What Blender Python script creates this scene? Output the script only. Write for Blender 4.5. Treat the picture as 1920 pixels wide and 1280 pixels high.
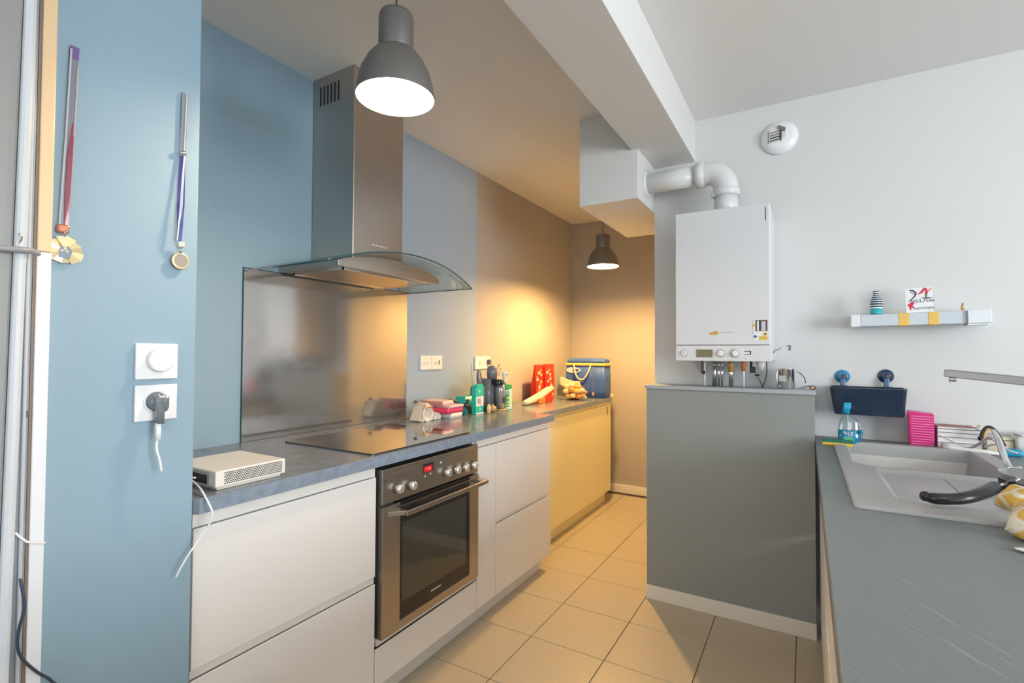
import bpy, bmesh, math, random
from mathutils import Vector, Matrix, geometry
random.seed(7)
PI = math.pi
for o in list(bpy.data.objects): bpy.data.objects.remove(o)
S = bpy.context.scene
C = S.collection

# ---------------------------------------------------------------- camera
YAW, PIT, ROL, FPX, CH = 0.5329, 0.0231, 0.0049, 935.49, 1.2613
fw = Vector((-math.sin(YAW)*math.cos(PIT), math.cos(YAW)*math.cos(PIT), math.sin(PIT)))
r0 = Vector((math.cos(YAW), math.sin(YAW), 0)); u0 = r0.cross(fw)
rt = r0*math.cos(ROL)+u0*math.sin(ROL); up = -r0*math.sin(ROL)+u0*math.cos(ROL)
cam = bpy.data.objects.new('camera', bpy.data.cameras.new('camera')); C.objects.link(cam)
cam.data.sensor_width = 36; cam.data.lens = FPX*36/1920; cam.data.clip_start = .02
m = Matrix.Identity(4)
for i in range(3):
    m[i][0] = rt[i]; m[i][1] = up[i]; m[i][2] = -fw[i]
m[2][3] = CH
cam.matrix_world = m
S.camera = cam
def at(px, py, ax, val):                    # measured point of the room: sight line met with the plane ax = val
    v = fw+rt*((px-960)/FPX)-up*((py-640)/FPX); o = Vector((0, 0, CH)); k = 'xyz'.index(ax)
    return o+v*((val-o[k])/v[k])

# ---------------------------------------------------------------- world, lights, exposure
w = bpy.data.worlds.new('world'); S.world = w; w.use_nodes = True
bg = w.node_tree.nodes['Background']; bg.inputs[0].default_value = (.80, .90, 1, 1); bg.inputs[1].default_value = 1.0
S.view_settings.view_transform = 'Standard'; S.view_settings.look = 'None'
S.view_settings.gamma = 1; S.view_settings.exposure = 0.0; S.view_settings.use_curve_mapping = False
def area(name, loc, target, sx, sy, power, col):
    l = bpy.data.lights.new(name, 'AREA'); l.shape = 'RECTANGLE'; l.size = sx; l.size_y = sy; l.energy = power; l.color = col
    o = bpy.data.objects.new(name, l); C.objects.link(o); o.location = loc
    o.rotation_euler = (Vector(target)-Vector(loc)).to_track_quat('-Z', 'Y').to_euler(); return o
area('window_daylight', (0.6, -3.42, 1.45), (0.6, 0, 1.35), 3.0, 2.0, 50, (.86, .94, 1))
area('side_window_daylight', (3.32, 0.3, 1.5), (0, 0.3, 1.4), 1.9, 1.5, 160, (.92, .97, 1))
PEND1 = 540; PEND2 = 2700; WARM1 = (1, .77, .53); WARM2 = (1, .59, .20)

# ---------------------------------------------------------------- materials
MATS = {}
def mat(name, col, rough=.5, metal=0, bump=0, scale=60, var=0, emit=None, es=0, aniso=None, spec=None, stretch=None, coat=0):
    if name in MATS: return MATS[name]
    M = bpy.data.materials.new(name); M.use_nodes = True; nt = M.node_tree; N = nt.nodes; L = nt.links
    b = N['Principled BSDF']; b.inputs['Base Color'].default_value = (*col, 1); b.inputs['Roughness'].default_value = rough
    b.inputs['Metallic'].default_value = metal
    if spec is not None: b.inputs['Specular IOR Level'].default_value = spec
    if coat: b.inputs['Coat Weight'].default_value = coat; b.inputs['Coat Roughness'].default_value = .05
    if emit: b.inputs['Emission Color'].default_value = (*emit, 1); b.inputs['Emission Strength'].default_value = es
    if bump or var:
        tc = N.new('ShaderNodeTexCoord'); mp = N.new('ShaderNodeMapping'); L.new(tc.outputs['Object'], mp.inputs[0])
        if stretch: mp.inputs['Scale'].default_value = stretch
        n = N.new('ShaderNodeTexNoise'); n.inputs['Scale'].default_value = scale; n.inputs['Detail'].default_value = 6
        L.new(mp.outputs[0], n.inputs['Vector'])
        if bump:
            bp = N.new('ShaderNodeBump'); bp.inputs['Strength'].default_value = bump; bp.inputs['Distance'].default_value = .002
            L.new(n.outputs['Fac'], bp.inputs['Height']); L.new(bp.outputs[0], b.inputs['Normal'])
        if var:
            cr = N.new('ShaderNodeValToRGB'); cr.color_ramp.elements[0].position = .3; cr.color_ramp.elements[1].position = .7
            cr.color_ramp.elements[0].color = (*[c*(1-var) for c in col], 1)
            cr.color_ramp.elements[1].color = (*[min(1, c*(1+var)) for c in col], 1)
            L.new(n.outputs['Fac'], cr.inputs[0]); L.new(cr.outputs[0], b.inputs['Base Color'])
    MATS[name] = M; return M
def clear(name, tint, refl=.08, rough=.02):
    M = bpy.data.materials.new(name); M.use_nodes = True; nt = M.node_tree; N = nt.nodes; L = nt.links
    for n in list(N):
        if n.type != 'OUTPUT_MATERIAL': N.remove(n)
    out = N[0]; t = N.new('ShaderNodeBsdfTransparent'); t.inputs[0].default_value = (*tint, 1)
    g = N.new('ShaderNodeBsdfGlossy'); g.inputs['Roughness'].default_value = rough
    lw = N.new('ShaderNodeLayerWeight'); lw.inputs[0].default_value = .25
    mx = N.new('ShaderNodeMixShader'); mt = N.new('ShaderNodeMath'); mt.operation = 'MULTIPLY_ADD'
    mt.inputs[1].default_value = .35; mt.inputs[2].default_value = refl
    L.new(lw.outputs['Fresnel'], mt.inputs[0]); L.new(mt.outputs[0], mx.inputs[0])
    L.new(t.outputs[0], mx.inputs[1]); L.new(g.outputs[0], mx.inputs[2]); L.new(mx.outputs[0], out.inputs[0])
    return M
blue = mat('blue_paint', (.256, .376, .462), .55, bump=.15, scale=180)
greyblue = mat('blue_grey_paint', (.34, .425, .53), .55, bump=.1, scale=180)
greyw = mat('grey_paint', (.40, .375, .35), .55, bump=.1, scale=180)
white = mat('white_paint', (.66, .66, .655), .6, bump=.12, scale=160)
ceilm = mat('ceiling_paint', (.80, .785, .76), .8, bump=.08, scale=120)
halfm = mat('half_wall_grey', (.27, .29, .28), .6, bump=.08, scale=160)
skirt = mat('skirting_white', (.80, .76, .68), .4)
lacq = mat('white_lacquer', (.80, .78, .76), .32)
lacq2 = mat('carcass_white', (.76, .74, .71), .4)
wtop = mat('slate_laminate', (.185, .215, .26), .2, bump=.05, scale=25, var=.16)
wedge = mat('slate_edge', (.21, .26, .33), .45, bump=.1, scale=40, var=.14)
rtop = mat('grey_laminate', (.165, .192, .202), .42, bump=.03, scale=300, var=.06)
sinkm = mat('composite_sink', (.38, .385, .39), .38, bump=.03, scale=400)
steel = mat('brushed_steel', (.55, .50, .455), .33, 1, bump=.02, scale=30, stretch=(1, 1, .03))
steel2 = mat('brushed_oven_steel', (.50, .455, .41), .30, 1, bump=.02, scale=30, stretch=(1, .03, 1))
chrome = mat('chrome', (.75, .75, .76), .1, 1)
alu = mat('satin_aluminium', (.50, .51, .53), .3, 1)
black = mat('black_gloss', (.012, .012, .013), .08)
blackm = mat('black_matt', (.02, .02, .022), .5)
hobm = mat('hob_glass', (.02, .02, .022), .03, coat=1, spec=1)
ovenglass = mat('oven_glass', (.05, .045, .035), .05, coat=.6)
pend = mat('pendant_metal', (.19, .18, .17), .4, .4)
pendin = mat('pendant_inside', (.85, .83, .8), .5)
plast = mat('white_plastic', (.82, .82, .83), .28)
plast2 = mat('warm_white_plastic', (.82, .78, .73), .35)
pvc = mat('pvc_white', (.70, .70, .70), .3)
darkgap = mat('dark_recess', (.03, .03, .03), .8)
tealedge = mat('glass_edge_teal', (.01, .06, .07), .15)
splash = mat('splash_glass', (.46, .44, .425), .11, .85)
glass = clear('hood_glass', (.86, .91, .90), .06)
bottleg = clear('clear_plastic', (.85, .92, .95), .12)
gold = mat('gold_metal', (.80, .66, .40), .38, .75)

# ---------------------------------------------------------------- mesh helpers
class MB:
    def __init__(s): s.v = []; s.f = []; s.sm = []
    def add(s, vs, fs, smooth=False, M=None):
        k = len(s.v); s.v += [tuple(M @ Vector(p)) if M else tuple(p) for p in vs]
        s.f += [tuple(i+k for i in f) for f in fs]; s.sm += [smooth]*len(fs); return s
    def box(s, x0, x1, y0, y1, z0, z1, M=None):
        v = [(x, y, z) for x in (x0, x1) for y in (y0, y1) for z in (z0, z1)]
        return s.add(v, [(0, 1, 3, 2), (4, 6, 7, 5), (0, 4, 5, 1), (2, 3, 7, 6), (0, 2, 6, 4), (1, 5, 7, 3)], M=M)
    def loft(s, loops, cap0=True, cap1=True, closed=True, smooth=True):
        n = len(loops[0]); v = [p for l in loops for p in l]; f = []
        for i in range(len(loops)-1):
            for j in range(n if closed else n-1):
                a, b = i*n+j, i*n+(j+1) % n
                f.append((a, b, b+n, a+n))
        s.add(v, f, smooth)
        if cap0: s.add(loops[0], [tuple(range(n))[::-1]])
        if cap1: s.add(loops[-1], [tuple(range(n))])
        return s
    def lathe(s, prof, c=(0, 0, 0), n=32, cap0=True, cap1=True, axis=(0, 0, 1), sx=1, sy=1):
        q = Vector((0, 0, 1)).rotation_difference(Vector(axis)).to_matrix(); c = Vector(c)
        loops = [[c+q @ Vector((r*sx*math.cos(2*PI*i/n), r*sy*math.sin(2*PI*i/n), z)) for i in range(n)] for r, z in prof]
        return s.loft(loops, cap0, cap1)
    def tube(s, pts, r, n=10, res=4, caps=True, sx=1, straight=False):
        P = [Vector(p) for p in pts]
        if not straight and len(P) > 2:
            Q = []
            for i in range(len(P)-1):
                a, b, c_, d = P[max(i-1, 0)], P[i], P[i+1], P[min(i+2, len(P)-1)]
                for k in range(res):
                    t = k/res
                    Q.append(.5*((2*b)+(c_-a)*t+(2*a-5*b+4*c_-d)*t*t+(3*b-a-3*c_+d)*t**3))
            Q.append(P[-1]); P = Q
        R = r if isinstance(r, (list, tuple)) else [r]*2
        loops = []; ref = None
        for i, p in enumerate(P):
            t = (P[min(i+1, len(P)-1)]-P[max(i-1, 0)]).normalized()
            if ref is None:
                ref = Vector((0, 0, 1)) if abs(t.z) < .9 else Vector((1, 0, 0))
            a = (ref-t*ref.dot(t)).normalized(); ref = a; b = t.cross(a)
            k = i/(len(P)-1)*(len(R)-1); j = min(int(k), len(R)-2); rr = R[j]+(R[j+1]-R[j])*(k-j)
            loops.append([p+(a*math.cos(2*PI*q/n)*sx+b*math.sin(2*PI*q/n))*rr for q in range(n)])
        return s.loft(loops, caps, caps)
    def prism(s, pts, z0, z1, M=None, smooth=False, holes=()):
        polys = [[Vector((x, y, 0)) for x, y in pts]]+[[Vector((x, y, 0)) for x, y in h] for h in holes]
        tris = geometry.tessellate_polygon(polys); flat = [p for q in polys for p in q]; n = len(flat)
        v = [(p.x, p.y, z) for z in (z0, z1) for p in flat]
        s.add(v, [tuple(t)[::-1] for t in tris]+[tuple(i+n for i in t) for t in tris], M=M)
        k = 0
        for q in polys:
            m_ = len(q); s.add(v, [(k+i, k+(i+1) % m_, n+k+(i+1) % m_, n+k+i) for i in range(m_)], smooth, M); k += m_
        return s
    def ball(s, c, r, sx=1, sy=1, sz=1, n=20, M=None, wob=0):
        v = []; f = []; m_ = n//2; rnd = random.Random(hash((round(c[0], 3), round(c[1], 3))) % 999)
        for i in range(m_+1):
            for j in range(n):
                a, b = PI*i/m_, 2*PI*j/n; k = 1+(wob*math.sin(3*b+2*a)*math.sin(a) if wob else 0)
                v.append((c[0]+r*sx*k*math.sin(a)*math.cos(b), c[1]+r*sy*k*math.sin(a)*math.sin(b), c[2]+r*sz*k*math.cos(a)))
        for i in range(m_):
            for j in range(n): f.append((i*n+j, (i+1)*n+j, (i+1)*n+(j+1) % n, i*n+(j+1) % n))
        return s.add(v, f, True, M)
    def build(s, name, mt, parent=None, bevel=0, seg=2, kind=None, label=None):
        me = bpy.data.meshes.new(name); base = Vector((0, 0, 0))
        me.from_pydata(s.v, [], s.f)
        for p, q in zip(me.polygons, s.sm): p.use_smooth = q
        b = bmesh.new(); b.from_mesh(me); bmesh.ops.remove_doubles(b, verts=b.verts, dist=1e-6)
        bmesh.ops.recalc_face_normals(b, faces=b.faces); b.to_mesh(me); b.free()
        me.materials.append(mt)
        o = bpy.data.objects.new(name, me); C.objects.link(o)
        if parent is not None:
            o.parent = parent; o.matrix_parent_inverse = Matrix.Translation(parent.location).inverted() if not parent.parent else Matrix.Identity(4)
            if parent.parent is None and parent.rotation_euler.z: o.matrix_parent_inverse = Matrix.Identity(4)
        if bevel:
            d = o.modifiers.new('bevel', 'BEVEL'); d.width = bevel; d.segments = seg; d.limit_method = 'ANGLE'; d.angle_limit = .7
            d.harden_normals = False
        if kind: o['kind'] = kind
        if label: o['label'] = label
        return o
def rrect(x0, x1, y0, y1, r, z=None, n=5):
    p = []
    for cx, cy, a0 in ((x1-r, y1-r, 0), (x0+r, y1-r, 90), (x0+r, y0+r, 180), (x1-r, y0+r, 270)):
        for i in range(n+1):
            a = math.radians(a0+90*i/n); q = (cx+r*math.cos(a), cy+r*math.sin(a)); p.append(q if z is None else (*q, z))
    return p
def circ(cx, cy, r, n=24, z=None): return [(cx+r*math.cos(2*PI*i/n), cy+r*math.sin(2*PI*i/n)) + (() if z is None else (z,)) for i in range(n)]
def thing(name, label, cat, loc, group=None, rotz=0):
    o = bpy.data.objects.new(name, None); C.objects.link(o); o.location = loc; o.empty_display_size = .05
    o['label'] = label; o['category'] = cat
    if group: o['group'] = group
    return o
def tag(o, label, cat, group=None):
    o['label'] = label; o['category'] = cat
    if group: o['group'] = group
    return o
def struct(o, label=None):
    o['kind'] = 'structure'
    if label: o['label'] = label
    return o
def bx(name, mt, x0, x1, y0, y1, z0, z1, parent=None, bevel=.0015, label=None, M=None):
    return MB().box(x0, x1, y0, y1, z0, z1, M).build(name, mt, parent, bevel, label=label)
def text(name, body, size, mt, M, parent, depth=.0004, label=None):
    cu = bpy.data.curves.new(name, 'FONT'); cu.body = body; cu.size = size; cu.extrude = depth; cu.align_x = 'CENTER'; cu.align_y = 'CENTER'
    t = bpy.data.objects.new(name, cu); C.objects.link(t)
    dg = bpy.context.evaluated_depsgraph_get(); me = bpy.data.meshes.new_from_object(t.evaluated_get(dg))
    bpy.data.objects.remove(t); me.materials.clear(); me.materials.append(mt); me.transform(M)
    o = bpy.data.objects.new(name, me); C.objects.link(o); o.parent = parent
    if parent.parent is None: o.matrix_parent_inverse = Matrix.Translation(parent.location).inverted()
    if label: o['label'] = label
    return o
def faceM(loc, right, upv):                 # frame on a surface: local x = right, y = up, z = outward
    R_, U_ = Vector(right).normalized(), Vector(upv).normalized(); N_ = R_.cross(U_)
    M = Matrix.Identity(4)
    for i in range(3): M[i][0] = R_[i]; M[i][1] = U_[i]; M[i][2] = N_[i]; M[i][3] = loc[i]
    return M
FX = lambda x, y, z: faceM((x, y, z), (0, 1, 0), (0, 0, 1))        # face looking +X
FY = lambda x, y, z: faceM((x, y, z), (1, 0, 0), (0, 0, 1))        # face looking -Y
FNY = FY

# ---------------------------------------------------------------- room
XW, YR, YL, YB, ZC = -1.943, 2.780, 2.612, 4.436, 2.507
XR = -.722
fl = struct(bx('floor', mat('grout', (.10, .09, .075), .8), -2.0, 3.3, -3.3, 4.5, -.12, -.006, bevel=0))
TS, TX, TY = .3397, -1.0662, 1.6493
tm = bpy.data.meshes.new('tile')
tmp = MB().box(-TS/2+.0015, TS/2-.0015, -TS/2+.0015, TS/2-.0015, -.006, 0).build('tile', mat('floor_tile', (.47, .41, .31), .33, bump=.03, scale=90, var=.035), fl, .001, 1)
tmp.location = (TX+TS/2, TY+TS/2, 0); tmp.matrix_parent_inverse = Matrix.Identity(4)
for i in range(-2, 6):
    for j in range(-5, 9):
        if (i, j) == (0, 0): continue
        cx, cy = TX+TS*(i+.5), TY+TS*(j+.5)
        if cy > YB-.02 or cx < XW: continue
        t = tmp.copy(); C.objects.link(t); t.parent = fl; t.location = (cx, cy, random.uniform(-.0004, .0002))
struct(bx('ceiling', ceilm, -2.0, 3.3, -3.4, 4.5, ZC, ZC+.12, bevel=0))
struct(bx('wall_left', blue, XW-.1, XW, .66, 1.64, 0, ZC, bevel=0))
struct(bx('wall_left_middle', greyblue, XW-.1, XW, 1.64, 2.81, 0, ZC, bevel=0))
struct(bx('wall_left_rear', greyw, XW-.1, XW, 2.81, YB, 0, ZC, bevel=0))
struct(bx('wall_left_front', blue, XW-.1, -1.29, .30, .66, 0, ZC, bevel=.003))
struct(bx('wall_left_entrance', white, XW-.1, -1.30, -3.3, .30, 0, ZC, bevel=0))
struct(bx('wall_rear', greyw, -2.04, XR+.12, YB, YB+.1, 0, ZC, bevel=0))
struct(bx('wall_right', white, XR, 3.3, YR, YR+.12, 0, ZC, bevel=0))
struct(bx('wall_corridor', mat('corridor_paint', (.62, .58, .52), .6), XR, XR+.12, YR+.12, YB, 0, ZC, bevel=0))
# wall behind the camera with a wide window, and a side wall with a window
wb = struct(bx('wall_back', white, -2.0, -.9, -3.4, -3.3, 0, ZC, bevel=0))
struct(bx('wall_back_right', white, 2.1, 3.3, -3.4, -3.3, 0, ZC, bevel=0))
struct(bx('wall_back_upper', white, -.9, 2.1, -3.4, -3.3, 2.45, ZC, bevel=0))
struct(bx('wall_back_lower', white, -.9, 2.1, -3.4, -3.3, 0, .45, bevel=0))
struct(bx('wall_side', white, 3.2, 3.3, -3.3, -.65, 0, ZC, bevel=0))
struct(bx('wall_side_rear', white, 3.2, 3.3, 1.25, YR, 0, ZC, bevel=0))
struct(bx('wall_side_upper', white, 3.2, 3.3, -.65, 1.25, 2.25, ZC, bevel=0))
struct(bx('wall_side_lower', white, 3.2, 3.3, -.65, 1.25, 0, .75, bevel=0))
def winframe(name, a, b, fx):
    w_ = MB()
    (x0, x1, y0, y1, z0, z1) = a
    if fx == 'y':
        for q in ((x0, x0+.06, y0, y1, z0, z1), (x1-.06, x1, y0, y1, z0, z1), (x0, x1, y0, y1, z0, z0+.06), (x0, x1, y0, y1, z1-.06, z1), ((x0+x1)/2-.04, (x0+x1)/2+.04, y0, y1, z0, z1)): w_.box(*q)
    else:
        for q in ((x0, x1, y0, y0+.06, z0, z1), (x0, x1, y1-.06, y1, z0, z1), (x0, x1, y0, y1, z0, z0+.06), (x0, x1, y0, y1, z1-.06, z1), (x0, x1, (y0+y1)/2-.04, (y0+y1)/2+.04, z0, z1)): w_.box(*q)
    return struct(w_.build(name, plast))
winframe('window_1', (-.9, 2.1, -3.38, -3.34, .45, 2.45), 0, 'y')
winframe('window_2', (3.23, 3.27, -.65, 1.25, .75, 2.25), 0, 'x')
# beam and soffit
beamm = mat('beam_paint', (.72, .715, .70), .6, bump=.1, scale=60, stretch=(1, .1, 1))
struct(bx('trim_1', beamm, -.755, -.504, -3.3, YR, 2.290, ZC, bevel=.002), 'white boxed ceiling beam')
struct(bx('trim_2', beamm, -1.037, XR, 2.46, 3.277, 2.043, ZC, bevel=.002), 'white boxed duct soffit under the ceiling')
# half wall with cap
struct(bx('wall_half', halfm, XR, .031, YL, YR, 0, 1.080, bevel=.002))
struct(bx('trim_3', mat('cap_grey', (.38, .41, .43), .45), XR-.008, .036, YL-.012, YR, 1.080, 1.099, bevel=.002), 'grey ledge capping the half wall')
struct(bx('baseboard_half', skirt, XR, .031, YL-.012, YL, 0, .070, bevel=.002))
struct(bx('baseboard_rear', skirt, XW, XR, YB-.012, YB, 0, .075, bevel=.002))
struct(bx('baseboard_corridor', skirt, XR-.012, XR, YR+.12, YB-.012, 0, .075, bevel=.002))

# ---------------------------------------------------------------- door at far left
dm = mat('door_leaf_grey', (.27, .265, .255), .4); dw = mat('door_edge_white', (.58, .60, .62), .3)
d1 = struct(bx('door_1', dm, -1.245, -1.205, -.45, .306, 0.0, 2.30, bevel=.004))
Mtilt = Matrix.Rotation(-.011, 4, 'X')
d1.data.transform(Matrix.Translation((0, .306, 1.27)) @ Mtilt @ Matrix.Translation((0, -.306, -1.27)))
e = bx('door_edge', dw, -1.247, -1.200, .3065, .324, 0.0, 2.30, d1, .006)
e.data.transform(Matrix.Translation((0, .306, 1.27)) @ Mtilt @ Matrix.Translation((0, -.306, -1.27)))
MB().tube([(-1.19, .25, 1.435), (-1.185, .30, 1.437), (-1.195, .326, 1.440), (-1.225, .345, 1.441)], .006, sx=.9).build('handle', mat('grey_strap', (.30, .31, .33), .4), d1)
MB().tube([(-1.199, .314, 1.452), (-1.190, .3145, 1.458), (-1.188, .313, 1.466), (-1.192, .311, 1.466)], .0012, n=6).build('hook', chrome, d1)
t4 = struct(bx('trim_4', mat('jamb_blue_grey', (.27, .30, .34), .4), -1.31, -1.268, .30, .352, 0, ZC, bevel=.003), 'pale grey door jamb strip')
struct(bx('trim_5', mat('jamb_white', (.50, .53, .58), .35), -1.28, -1.262, .341, .347, 0, ZC, bevel=.002), 'thin white jamb bead')
struct(bx('trim_6', mat('jamb_brown', (.22, .16, .12), .5), -1.29, -1.270, .3525, .3565, 0, ZC, bevel=0), 'thin brown door seal')
struct(bx('trim_7', mat('casing_white', (.80, .82, .86), .35), -1.29, -1.268, .357, .379, 0, 1.452, bevel=.002), 'white door casing, lower half')
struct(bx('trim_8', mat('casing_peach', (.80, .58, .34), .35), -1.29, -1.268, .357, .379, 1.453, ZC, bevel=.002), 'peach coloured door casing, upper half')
struct(bx('trim_9', darkgap, -1.27, -1.2665, .3435, .3495, 1.135, 1.148, bevel=0), 'dark strike plate slot in the jamb')
tag(MB().tube([(-1.262, .335, .925), (-1.258, .350, .905), (-1.26, .366, .897), (-1.264, .379, .892)], .0022).build('cable', plast), 'short white cable crossing the door casing at knee height', 'cable')
tag(MB().tube([(-1.195, .326, .86), (-1.19, .331, .81), (-1.196, .326, .77), (-1.20, .327, .735), (-1.22, .342, .70), (-1.25, .37, .655), (-1.275, .398, .615), (-1.283, .415, .56), (-1.285, .42, .3), (-1.285, .42, .01)], .0025).build('cord', mat('navy_cord', (.03, .05, .09), .4)), 'dark blue cord hanging down the door jamb at far left', 'cord')

# ---------------------------------------------------------------- blue wall: dimmer, socket, plug, medals
def gang(name, y0, y1, z0, z1, label, cat, x=-1.29, group=None):
    t = thing(name, label, cat, (x, (y0+y1)/2, z0), group)
    bx('plate', plast, x+.0003, x+.009, y0, y1, z0, z1, t, .0015)
    return t
t = gang('dimmer_switch', .530, .616, 1.198, 1.279, 'white square dimmer with a big round knob on the blue wall', 'switch')
MB().lathe([(.026, .0), (.0262, .016), (.024, .019)], (-1.282, .575, 1.241), axis=(1, 0, 0)).build('knob', plast, t)
t = gang('power_socket', .530, .616, 1.104, 1.185, 'white square socket with a dark plug in it under the dimmer', 'socket')
MB().lathe([(.024, -.001), (.026, .0015), (.023, .002), (.0215, -.004)], (-1.281, .572, 1.147), axis=(1, 0, 0), cap0=False, cap1=False).build('ring', plast, t)
MB().lathe([(.0215, -.001), (.0215, .0012)], (-1.281, .572, 1.147), axis=(1, 0, 0)).build('socket_face', mat('socket_blue_grey', (.17, .23, .28), .25), t)
plm = mat('plug_grey', (.16, .18, .21), .2, coat=.5)
t = thing('charger_plug', 'dark grey plug in the blue wall socket with a short white lead', 'plug', (-1.278, .57, 1.10))
MB().lathe([(.0195, 0), (.0195, .008), (.012, .016)], (-1.2795, .572, 1.147), axis=(1, 0, 0)).build('plug_head', plm, t)
MB().loft([rrect(-1.266, -1.252, .560, .580, .003, z) for z in (1.160, 1.150)]+[rrect(-1.268, -1.252, .563, .578, .003, z) for z in (1.125, 1.098)]).build('plug_body', plm, t)
MB().loft([rrect(-1.264, -1.250, .574, .586, .003, z) for z in (1.158, 1.150, 1.135)]+[rrect(-1.262, -1.254, .576, .583, .002, 1.125)]).build('plug_wing', plm, t)
MB().loft([rrect(-1.264, -1.254, .562, .572, .002, z) for z in (1.100, 1.08, 1.062)]).build('cable_sleeve', plast, t)
MB().tube([(-1.259, .5655, 1.062), (-1.258, .565, 1.04), (-1.257, .571, 1.015), (-1.257, .575, .990)], .0026).build('cable', plast, t)

def ribbon(path, wd, th=.0012):
    mb = MB(); loops = []
    for (x, y, z), (w_, tw) in zip(path, wd):
        dx, dy = math.sin(tw)*w_/2, math.cos(tw)*w_/2
        loops.append([(x-dx, y-dy, z), (x+dx, y+dy, z), (x+dx+th, y+dy, z), (x-dx+th, y-dy, z)])
    return mb.loft(loops, smooth=False)
rb = lambda n, c, r=.25: mat(n, c, r, coat=.4)
def ph(px, py, x=-1.284): return tuple(at(px, py, 'x', x))
t = thing('medal', 'gilt flower-shaped medal on a long grey and red ribbon, left on the blue wall', 'medal', (-1.288, .41, 1.44), 'medals hanging on the blue wall')
a0, a1 = Vector(ph(140, 88)), Vector(ph(118, 430))
L_ = lambda k, dy=0, dx=0: tuple(a0+(a1-a0)*k+Vector((dx, dy, 0)))
ribbon([L_(0, .0, .001), L_(.07, .0, .001)], [(.0145, 0)]*2).build('ribbon_top', rb('purple_ribbon', (.16, .10, .30)), t)
ribbon([L_(.07, 0), L_(.5, 0), L_(1, 0)], [(.013, .1)]*3).build('ribbon', rb('grey_ribbon', (.20, .21, .25)), t)
ribbon([L_(0.02, -.006, .003), L_(.5, -.006, .004), L_(1, -.007, .003)], [(.003, .4)]*3).build('ribbon_edge', rb('silver_ribbon', (.50, .51, .56)), t)
ribbon([L_(.42, .005, .002), L_(.6, .002, .005), L_(.8, .002, .005), L_(1, .004, .003)], [(.003, .2), (.008, .3), (.008, .3), (.007, .2)]).build('ribbon_strand', rb('red_ribbon', (.28, .05, .08)), t, label='red strand of the ribbon')
ribbon([L_(.10, .0065, .003), L_(.5, .0065, .004), L_(1, .0068, .003)], [(.0022, .4)]*3).build('ribbon_edge', rb('rose_ribbon', (.62, .45, .46)), t)
MB().box(-1.287, -1.275, .389, .408, 1.497, 1.514).build('clasp', mat('copper', (.62, .25, .16), .25, .5), t, .003)
MB().tube([(-1.277, .402, 1.505), (-1.275, .400, 1.498), (-1.278, .402, 1.490)], .0012, n=6).build('link', chrome, t)
cy, cz = .4015, 1.463
pet = MB()
for k in range(6):
    a = k*PI/3+.4; rr = .033 if k % 2 else .029
    pet.add([(-1.279+.003*(k % 2), cy, cz), (-1.283, cy+rr*math.cos(a-.53), cz+rr*.86*math.sin(a-.53)), (-1.280, cy+rr*1.05*math.cos(a), cz+rr*.9*math.sin(a)), (-1.283, cy+rr*math.cos(a+.53), cz+rr*.86*math.sin(a+.53))], [(0, 1, 2), (0, 2, 3)])
pet.add([(-1.2865, cy+.029*math.cos(q*PI/8), cz+.025*math.sin(q*PI/8)) for q in range(16)], [tuple(range(16))])
pet.build('disc', gold, t)
MB().prism([(-.010, -.012), (.006, -.013), (.010, .002), (.004, .011), (-.008, .009), (-.012, 0)], 0, .003, FX(-1.280, cy+.002, cz-.003)).build('emblem', mat('medal_grey', (.22, .26, .32), .25, .5), t)
t = thing('medal', 'round gold medal on a blue and white ribbon, right on the blue wall', 'medal', (-1.288, .62, 1.46), 'medals hanging on the blue wall')
b0, b1, b2 = Vector(ph(347, 175)), Vector(ph(342, 288)), Vector(ph(336, 452, -1.272))
ribbon([tuple(b0), tuple(b1)], [(.0135, .2), (.011, .2)], .002).build('ribbon_top', rb('silver_grey_ribbon', (.22, .24, .28)), t)
ribbon([tuple(b0+Vector((.003, .003, 0))), tuple(b1+Vector((.003, .002, 0)))], [(.0028, .2)]*2).build('ribbon_edge', rb('silver_ribbon', (.50, .51, .56)), t)
MB().lathe([(.0055, -.005), (.0072, 0), (.0055, .005)], b1+Vector((.004, 0, 0)), axis=(0, 0, 1)).build('ring', chrome, t)
pts = [b1+(b2-b1)*k for k in (.03, .35, .6, .8, 1)]
ribbon([tuple(p) for p in pts], [(.011, .2), (.014, .3), (.015, .5), (.012, .3), (.009, .2)]).build('ribbon', rb('blue_ribbon', (.04, .05, .24)), t, label='deep blue ribbon')
ribbon([tuple(p+Vector((.003, d, 0))) for p, d in zip(pts, (.003, .001, .000, -.004, -.006))], [(.003, .2), (.005, .5), (.006, .8), (.003, .3), (.002, .3)]).build('ribbon_strand', rb('white_ribbon', (.72, .74, .80)), t, label='white strand of the ribbon')
MB().box(-1.279, -1.272, .609, .623, 1.508, 1.520).build('clasp', mat('pale_clasp', (.7, .68, .6), .3, .5), t, .002)
MB().tube([(-1.277, .6155, 1.51), (-1.277, .6155, 1.494)], .0022, n=6, straight=True).build('link', chrome, t)
MB().lathe([(.019, 0), (.020, .0015), (.019, .003), (.0165, .0025)], (-1.281, .617, 1.476), axis=(1, 0, 0)).build('disc', gold, t)
MB().lathe([(.0155, 0), (.015, .001)], (-1.2787, .618, 1.477), axis=(1, 0, 0)).build('emblem', mat('pale_gold', (.72, .62, .52), .2, .8), t)

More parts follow.
